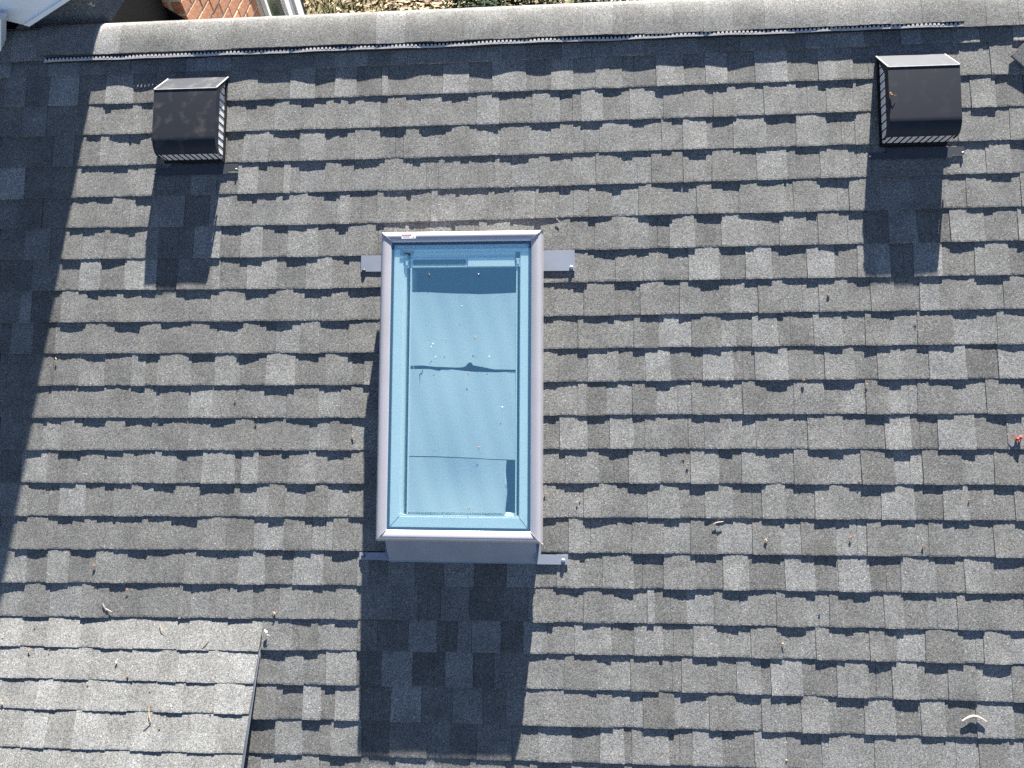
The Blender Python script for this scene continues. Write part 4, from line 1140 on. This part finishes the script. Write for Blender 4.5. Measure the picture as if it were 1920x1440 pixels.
# printed sticker on the head rail: red band with lettering, small print, a green mark
st = plate('sticker', [(-.2468, .6042), (-.1885, .6050), (-.1885, .6245), (-.2468, .6237)], .1505 + DZ, .1512 + DZ, M_WHITE, SKY)
M_STRED = plain('sticker_red', (0.42, 0.025, 0.04), 0.5)
M_STGREEN = plain('sticker_green', (0.04, 0.18, 0.06), 0.5)
M_STINK = plain('sticker_ink', (0.25, 0.27, 0.33), 0.6)
box_obj('red_band', (-.2455, -.207, .6155, .6228, .1513 + DZ, .1515 + DZ), M_STRED, st)
for i in range(6):
    x = -.2405 + i * .0055
    box_obj('letter_mark', (x, x + .0032, .6175, .6208, .15155 + DZ, .1517 + DZ), M_WHITE, st)
for i in range(2):
    box_obj('print_line', (-.241, -.213, .6082 + i * .0032, .6092 + i * .0032, .1513 + DZ, .1514 + DZ), M_STINK, st)
box_obj('green_mark', (-.2005, -.195, .6075, .6125, .1513 + DZ, .1514 + DZ), M_STGREEN, st)
# ---------------------------------------------------------------- low side roof, lower left
DV0, DSL = 2.4311, .16
SIDE = roof_frame('side_roof', -1.9, DV0 + .45, .07)
tag(SIDE, 'brighter, flatter shingled side roof in the lower left corner', 'roof')
inv = (SIDE.matrix_world if False else Matrix.Translation(SIDE.location) @ SIDE.rotation_euler.to_matrix().to_4x4()).inverted() @ (Matrix.Translation((0, 0, RIDGE_Z)) @ ROOF_ROT)
def side_cut(v):
    return -1.2712 - .0741 * (v - DV0) + .001
def to_side(V):
    return [tuple(inv @ Vector(p)) for p in V]
tab_jobs = []
lift = lambda v: DSL * (v - DV0) - .0012
def lay_side(k):
    r = random.Random(700 + k)
    c = Course(60 + k, DORMER_ROWS[k], DORMER_ROWS[k + 1], lift, TB * .8)
    P = DORMER_PATCHES[k]
    jobs = []
    left = [(-3.3, 3.6, 1), (-3.14, 4.4, 0), (-2.98, 4.0, 1), (-2.83, 4.6, 0), (-2.66, 3.8, 1)]
    P = [q for q in left if q[0] < P[0][0] - .05] + list(P)
    ends = [q[0] for q in P[1:]] + [-1.24]
    def tone_of(u):
        for q, e in zip(P, ends):
            if q[0] <= u < e:
                return q[1]
        return P[-1][1]
    cuts = [-3.3, -2.4 + r.uniform(-.2, .2), -1.24]
    if k % 2:
        cuts = [-3.3, -2.75, -1.85 + r.uniform(-.1, .1), -1.24]
    for x0, x1 in zip(cuts, cuts[1:]):
        g = slab(c, x0 + .0006, x1 - .0006, tone_of, 0, r, drop=-.0015, cut=side_cut)
        sh = pydata('shingle', to_side(g[0]), g[1], M_SHINGLE, SIDE, g[2])
        for q, e in zip(P, ends):
            if q[2]:
                uu, ee = max(q[0], x0), min(e, x1)
                if ee - uu > .014:
                    g = slab(c, uu, ee, (lambda z, t=q[1]: t), TT * .7, r, drop=r.uniform(0, .0012), lift=(r.uniform(0, .0008), r.uniform(0, .0008)), cut=side_cut)
                    pydata('tab', to_side(g[0]), g[1], M_SHINGLE, sh, g[2])
for k in range(6):
    lay_side(k)
# deck and open side of the low roof, with a metal drip edge
V = []
for v in (DV0 - .02, 3.25):
    n1 = lift(v) - .0062
    for u in (-3.3, side_cut(v) - .004):
        V += [(u, -v, n1), (u, -v, n1 - .004 if v < DV0 else n1 - .02)]
F = [(0, 2, 6, 4), (1, 5, 7, 3), (2, 3, 7, 6), (0, 4, 5, 1), (4, 6, 7, 5)]
pydata('roof_deck', to_side(V), F, M_DECK, SIDE)
V = []
for v in (DV0 + .12, 3.25):
    n1 = lift(v) - .0065
    u = side_cut(v)
    d = .004 + .016 * min(1, (v - DV0 - .12) / .3)
    V += [(u + .001, -v, n1), (u + .003, -v, n1 - d), (u - .004, -v, n1 - d), (u - .004, -v, n1)]
F = [(0, 1, 5, 4), (1, 2, 6, 5), (0, 4, 7, 3), (2, 3, 7, 6)]
pydata('drip_edge', to_side(V), F, M_FLASH, SIDE)
V = []
for v in (DV0 + .02, 3.25):
    u = side_cut(v) - .022
    V += [(u, -v, lift(v) - .01), (u, -v, -.003), (u - .02, -v, -.003), (u - .02, -v, lift(v) - .01)]
F = [(0, 1, 5, 4), (1, 2, 6, 5), (2, 3, 7, 6), (0, 3, 2, 1), (4, 5, 6, 7)]
pydata('cheek', to_side(V), F, M_DECK, SIDE)

# ---------------------------------------------------------------- brick wing behind the ridge, upper left
WX, WY = -2.0, .80
WING = empty('brick_wing', (WX, WY, 0))
tag(WING, 'sunlit red brick wing with a white window beyond the ridge', 'building')
bm = bmesh.new()
box(bm, -3.6, -.0025, .0025, 1.84, 0.0, 6.7)
wall = obj('wall', bm, M_MORTAR, WING)
box_obj('coping', (-3.64, .004, 0.004, 1.86, 6.7, 6.76), M_FLASHDARK, WING)
bh, bl, j = .065, .205, .011
rb = random.Random(77)
def brick_mesh(l, d, h):
    bm = bmesh.new()
    box(bm, 0, d, 0, l, 0, h)
    bmesh.ops.bevel(bm, geom=bm.edges[:], offset=.003, segments=1, affect='EDGES')
    me = bpy.data.meshes.new('brick')
    bm.to_mesh(me)
    bm.free()
    me.materials.append(M_BRICK)
    return me
ME_SIDE = brick_mesh(bl, .06, bh)
ME_HALF = brick_mesh(.097, .06, bh)
ME_FRONT = brick_mesh(.06, bl, bh)
ME_FHALF = brick_mesh(.06, .097, bh)
def brick(me, x, y, z):
    o = bpy.data.objects.new('brick', me)
    COL.objects.link(o)
    o.parent = wall
    o.location = (x, y, z)
    return o
WIN = (1.035, 1.80, 2.60, 4.35)        # window opening on the side wall: y0,y1,z0,z1 from the corner
row = 0
z = 3.62
while z < 4.86:
    y = 0.0
    if row % 2:
        brick(ME_HALF, -.060 + rb.uniform(0, .003), 0.0, z)
        y = .097 + j
    while y + bl < WIN[0] + .02:
        brick(ME_SIDE, -.060 + rb.uniform(0, .004), y, z)
        y += bl + j
    if WIN[0] - y > .09:
        brick(ME_HALF, -.060 + rb.uniform(0, .003), y, z)
    if z > 4.2:                        # the shaded face towards the ridge
        x = -.061 - j
        if row % 2 == 0:
            x -= .097
            brick(ME_FHALF, x, rb.uniform(-.002, .001), z)
            x -= j
        while x - bl > -.85:
            x -= bl
            brick(ME_FRONT, x, rb.uniform(-.002, .001), z)
            x -= j
    z += bh + j
    row += 1
# window on the side wall
wf = bmesh.new()
box(wf, .0, .030, WIN[0], WIN[0] + .035, 3.0, WIN[3])
win = obj('window', wf, M_WHITE, WING)
box_obj('frame', (.0, .042, 1.36, 1.49, 2.4, WIN[3]), M_WHITE, win)
box_obj('frame', (.0, .055, 1.52, 1.64, 2.4, WIN[3]), M_WHITE, win)
box_obj('pane', (.006, .010, WIN[0] + .035, 1.36, 2.4, WIN[3]), plain('window_pane', (0.06, 0.08, 0.05), 0.08), win)
box_obj('sill', (.0, .05, WIN[0] - .02, 1.36, 3.20, 3.235), plain('cream_sill', (0.62, 0.55, 0.40), 0.6), win)
box_obj('downpipe', (-.004, .035, 1.665, 1.76, 0.0, 6.6), M_SLAT, WING, .01)

# dark stepped flashing at the foot of the shaded brick face
bm = bmesh.new()
prism(bm, [(-2.0, 4.34), (-2.008, 4.426), (-2.134, 4.537), (-2.42, 4.79), (-3.6, 4.79), (-3.6, 4.2)], WY - .010, WY - .004, 1)
tag(obj('wall_flashing', bm, M_SLAT), 'black wall flashing at the foot of the shaded brick face', 'flashing')
# small shingled saddle between ridge and wing
SAD = empty('saddle_roof', (-2.22, .5, 4.55))
tag(SAD, 'small dark shaded saddle roof behind the left end of the ridge', 'roof')
bm = bmesh.new()
tri = [(-2.507, 4.684), (-2.086, 4.700), (-1.99, 4.60), (-2.74, 4.58)]
front = [(-2.75, .26, 4.575), (-2.219, .34, 4.813), (-2.092, .28, 4.705)]
rear = [(-2.75, .788, 4.575), (-2.219, .788, 4.83), (-2.092, .788, 4.705)]
low = [(-2.75, .26, 4.45), (-2.092, .28, 4.40), (-2.75, .788, 4.45), (-2.092, .788, 4.40)]
S = [tuple(Vector(p) - Vector((-2.22, .5, 4.55))) for p in front + rear + low]
F = [(0, 2, 1), (0, 1, 4, 3), (1, 2, 5, 4), (0, 6, 7, 2), (3, 8, 6, 0)]
pydata('saddle_slope', S, F, M_SHINGLE, SAD, [2.2] * 5)
pydata('side_flashing', [S[2], S[7], S[9], S[5]], [(0, 1, 2, 3)], M_SLAT, SAD)
for (x, zz, y) in ((-2.243, 4.807, .325), (-2.165, 4.775, .312), (-2.155, 4.768, .31)):
    box_obj('nail_head', (x + 2.22 - .006, x + 2.22 + .006, y - .5 - .012, y - .5 - .004, zz - 4.55 - .002, zz - 4.55 + .003), M_NAIL, SAD)

# white boxed eave return, upper left corner
EAVE = empty('eave_return', (-2.75, .18, 4.7))
tag(EAVE, 'white painted boxed eave return in the upper left corner', 'eave')
bm = bmesh.new()
prism(bm, [(0.6284, 0.173), (0.3094, 0.0387), (0.2029, 0.0733), (-0.29710000000000003, 0.1733), (-0.27160000000000006, 0.22299999999999998)], 0.020, 0.120, 1)
obj('soffit_box', bm, M_WHITE, EAVE)
bm = bmesh.new()
prism(bm, [(0.6467, 0.1823), (0.613, 0.1838), (0.3005, 0.0551), (0.3233, 0.0467)], 0.000, 0.019, 1)
obj('trim_board', bm, M_WHITE, EAVE)
bm = bmesh.new()
prism(bm, [(0.2739, 0.1241), (0.172, -0.0245), (-0.07800000000000001, -0.0245), (0.023899999999999977, 0.1241)], -0.075, -0.020, 1)
obj('corner_board', bm, M_WHITE, EAVE)


# ---------------------------------------------------------------- litter on the roof
def nub(name, u, v, n, size, mat, seed, label, cat, group=None, flat=1.0):
    r = random.Random(seed)
    root = roof_frame(name, u, v, n, r.uniform(0, 6.28))
    bm = bmesh.new()
    for i in range(3):
        a, d = r.uniform(0, 6.28), r.uniform(0, size * .7)
        m = Matrix.Translation((d * math.cos(a), d * math.sin(a), size * r.uniform(.3, .6))) @ Matrix.Rotation(r.uniform(0, 3), 4, 'X') @ Matrix.Diagonal((size * r.uniform(.4, .9), size * r.uniform(.25, .5), size * r.uniform(.3, .6), 1))
        bmesh.ops.create_icosphere(bm, subdivisions=1, radius=1, matrix=m)
    a = r.uniform(0, 6.28)
    tube(bm, [(0, 0, size * .3), (size * 1.2 * math.cos(a), size * 1.2 * math.sin(a), size * .5), (size * 2 * math.cos(a + .4), size * 2 * math.sin(a + .4), size * .2)], [size * .14, size * .12, size * .05], 4)
    for q in bm.verts:
        q.co.z *= flat
    me = bpy.data.meshes.new(name)
    bm.to_mesh(me); bm.free()
    me.materials.append(mat)
    o = bpy.data.objects.new(name, me)
    COL.objects.link(o)
    o.location, o.rotation_euler = root.location, root.rotation_euler
    bpy.data.objects.remove(root)
    return tag(o, label, cat, group)
HUSK_WORDS = ['orange husk at the edge of the big shadow on the left', 'orange husk on the shingles left of the skylight, higher of a pair', 'husk on the shingles left of the skylight, lower of a pair', 'forked tan husk close to the left rail of the skylight', 'tan husk two courses above the top of the side roof, far left', 'small husk one course above the top of the side roof', 'tan husk just above the right corner of the side roof', 'orange husk on a course edge, right of the skylight middle', 'brown husk high on the right half of the roof', 'brown husk in a joint on the right half, level with the skylight middle', 'brown husk right of the skylight, higher of two one above the other', 'upright brown husk near the lower right skylight rail', 'tan husk just under another near the lower right skylight rail', 'small husk touching the lower right skylight rail', 'reddish husk on a light tab, lower right part of the roof', 'small orange husk below right of the skylight foot', 'small tan husk near a joint, lower right part of the roof', 'pale tan husk alone in the lower right field', 'pale husk lower than most, right of the skylight shadow', 'orange husk near the right edge, below the red blossom', 'pale husk on a course edge left of the red blossom', 'tiny orange husk at the bottom edge of the picture', 'brown husk right of the skylight, lower of two one above the other', 'tiny white fleck below the shadow of the right vent']
for i, (u, v) in enumerate(HUSKS):
    nub('dried_husk', u, v, .0065, rng.uniform(.004, .0075), M_HUSK if i % 3 else M_HUSKPALE, 1000 + i, HUSK_WORDS[i], 'husk', 'dried husks scattered on the main slope')
SIDE_WORDS = ['large tan husk on the top course of the side roof, far left', 'husk at the left picture edge on the side roof, upper', 'brown husk on the upper boundary of the side roof', 'husk on the second course of the side roof, leftmost of two', 'husk on the second course of the side roof, right of two', 'tan husk on the third course edge of the side roof', 'dark red crumb low on the second course of the side roof', 'pinkish husk near the tip of the long forked straw', 'tan husk near the right edge of the side roof', 'small tan husk below the long forked straw', 'husk at the left picture edge on the side roof, lower']
for i, (u, v) in enumerate(HUSKS_DORMER):
    nub('dried_husk', u, v, lift(v) + .006, rng.uniform(.004, .0075), M_HUSKPALE if i % 3 else M_HUSK, 1100 + i, SIDE_WORDS[i], 'husk', 'dried husks scattered on the side roof')
nub('red_blossom', 1.848, 1.672, .007, .017, M_RED, 1201, 'dried reddish blossom at the right edge of the roof', 'blossom')
nub('leaf_scrap', 1.359, .268, .117, .011, M_HUSK, 1202, 'brown leaf scrap on the hood of the right roof vent', 'leaf scrap')
nub('bird_dropping', -1.252, 2.487, .012, .010, M_SPOT, 1203, 'white crumb at the top corner of the side roof', 'crumb')
nub('bird_dropping', -1.895, 2.613, lift(2.613) + .005, .007, M_SPOT, 1204, 'round white spot in the middle of the side roof', 'crumb')
# husks and flecks on the skylight glass
GL = []
def on_glass(x, y):
    # sheet layout coordinates: x right, y down from the middle of the skylight
    return -.4085 + x * math.cos(.008) - y * math.sin(.008), 1.445 + x * math.sin(.008) + y * math.cos(.008)
GLASS_BITS = [(-0.13, -0.4555, 0.0062), (0.0741, -0.4557, 0.0045), (0.007, -0.323, 0.004), (-0.0576, -0.1841, 0.0055), (-0.1126, -0.1645, 0.005), (-0.1169, -0.1534, 0.005), (0.0612, -0.1925, 0.0085), (-0.0986, -0.1116, 0.0045), (0.121, -0.1134, 0.0045), (0.0363, -0.0479, 0.0065), (0.1769, 0.0932, 0.005), (0.0828, 0.2553, 0.006), (0.044, 0.4993, 0.006)]
GLASS_WORDS = ['pinkish husk at the top of the skylight glass, left of two', 'pale husk at the top of the skylight glass, right of two', 'brown crumb alone in the upper third of the skylight glass', 'pinkish crumb right of a pair of crumbs on the skylight glass', 'upper crumb of a close pair on the left of the glass', 'lower crumb of a close pair on the left of the glass', 'biggest tan husk on the skylight glass, above the tear', 'pale crumb just left above the tear on the glass', 'pale crumb right of the peak of the tear', 'white husk right under the peak of the tear', 'double white crumb low on the right of the glass', 'white sliver above the lower fold seen through the glass', 'pinkish crumb near the bottom of the skylight glass']
for i, (x, y, s) in enumerate(GLASS_BITS):
    u, v = on_glass(x, y)
    nub('dried_husk', u, v, .1523, s * .75, M_HUSKPALE if s > .005 else M_SPOT, 1300 + i, GLASS_WORDS[i], 'husk', 'husk crumbs on the skylight glass', .3)

def twig(name, pts, r, mat, label, seed, lf=None):
    rr = random.Random(seed)
    u0, v0 = pts[len(pts) // 2]
    n0 = lf(v0) + .006 if lf else .007
    o = roof_frame('tmp', u0, v0, n0)
    M = Matrix.Translation(o.location) @ o.rotation_euler.to_matrix().to_4x4()
    bm = bmesh.new()
    P = [(u - u0, -(v - v0), r * 1.1 + (lf(v) - lf(v0) if lf else 0) + rr.uniform(0, .002)) for u, v in pts]
    tube(bm, P, [r * (1 - .45 * abs(2 * i / (len(P) - 1) - 1)) for i in range(len(P))], 6)
    me = bpy.data.meshes.new(name)
    bm.to_mesh(me); bm.free()
    me.materials.append(mat)
    t = bpy.data.objects.new(name, me)
    COL.objects.link(t)
    t.location, t.rotation_euler = o.location, o.rotation_euler
    bpy.data.objects.remove(o)
    return tag(t, label, 'twig')
twig('twig', [(1.578, 2.785), (1.590, 2.776), (1.603, 2.769), (1.617, 2.765), (1.63, 2.765), (1.643, 2.769), (1.655, 2.775), (1.669, 2.785)], .0046, M_TWIG, 'thick bleached bent twig near the lower right corner', 1)
twig('twig', [(.627, 2.02), (.645, 2.014), (.669, 2.011)], .0022, M_TWIG, 'short pale stick right of the skylight foot', 2)
twig('twig', [(-1.984, 2.376), (-1.976, 2.390), (-1.968, 2.399), (-1.941, 2.412)], .0020, M_TWIG, 'thin bent stick just above the side roof', 3)
twig('twig', [(-.01, .719), (.004, .738)], .0028, M_TWIG, 'tiny stick above the upper right corner of the skylight', 4)
twig('straw_stalk', [(-1.499, 2.517), (-1.511, 2.536), (-1.524, 2.547)], .0016, M_STRAW, 'straight straw on the side roof near its right edge', 5, lift)
twig('straw_stalk', [(-1.724, 2.456), (-1.714, 2.478), (-1.698, 2.492)], .0014, M_STRAW, 'fine straw on the top course of the side roof', 6, lift)
twig('straw_stalk', [(-1.720, 2.766), (-1.726, 2.790), (-1.724, 2.815), (-1.714, 2.841), (-1.728, 2.854), (-1.741, 2.866)], .0020, M_STRAW, 'long forked straw lying down the side roof', 7, lift)
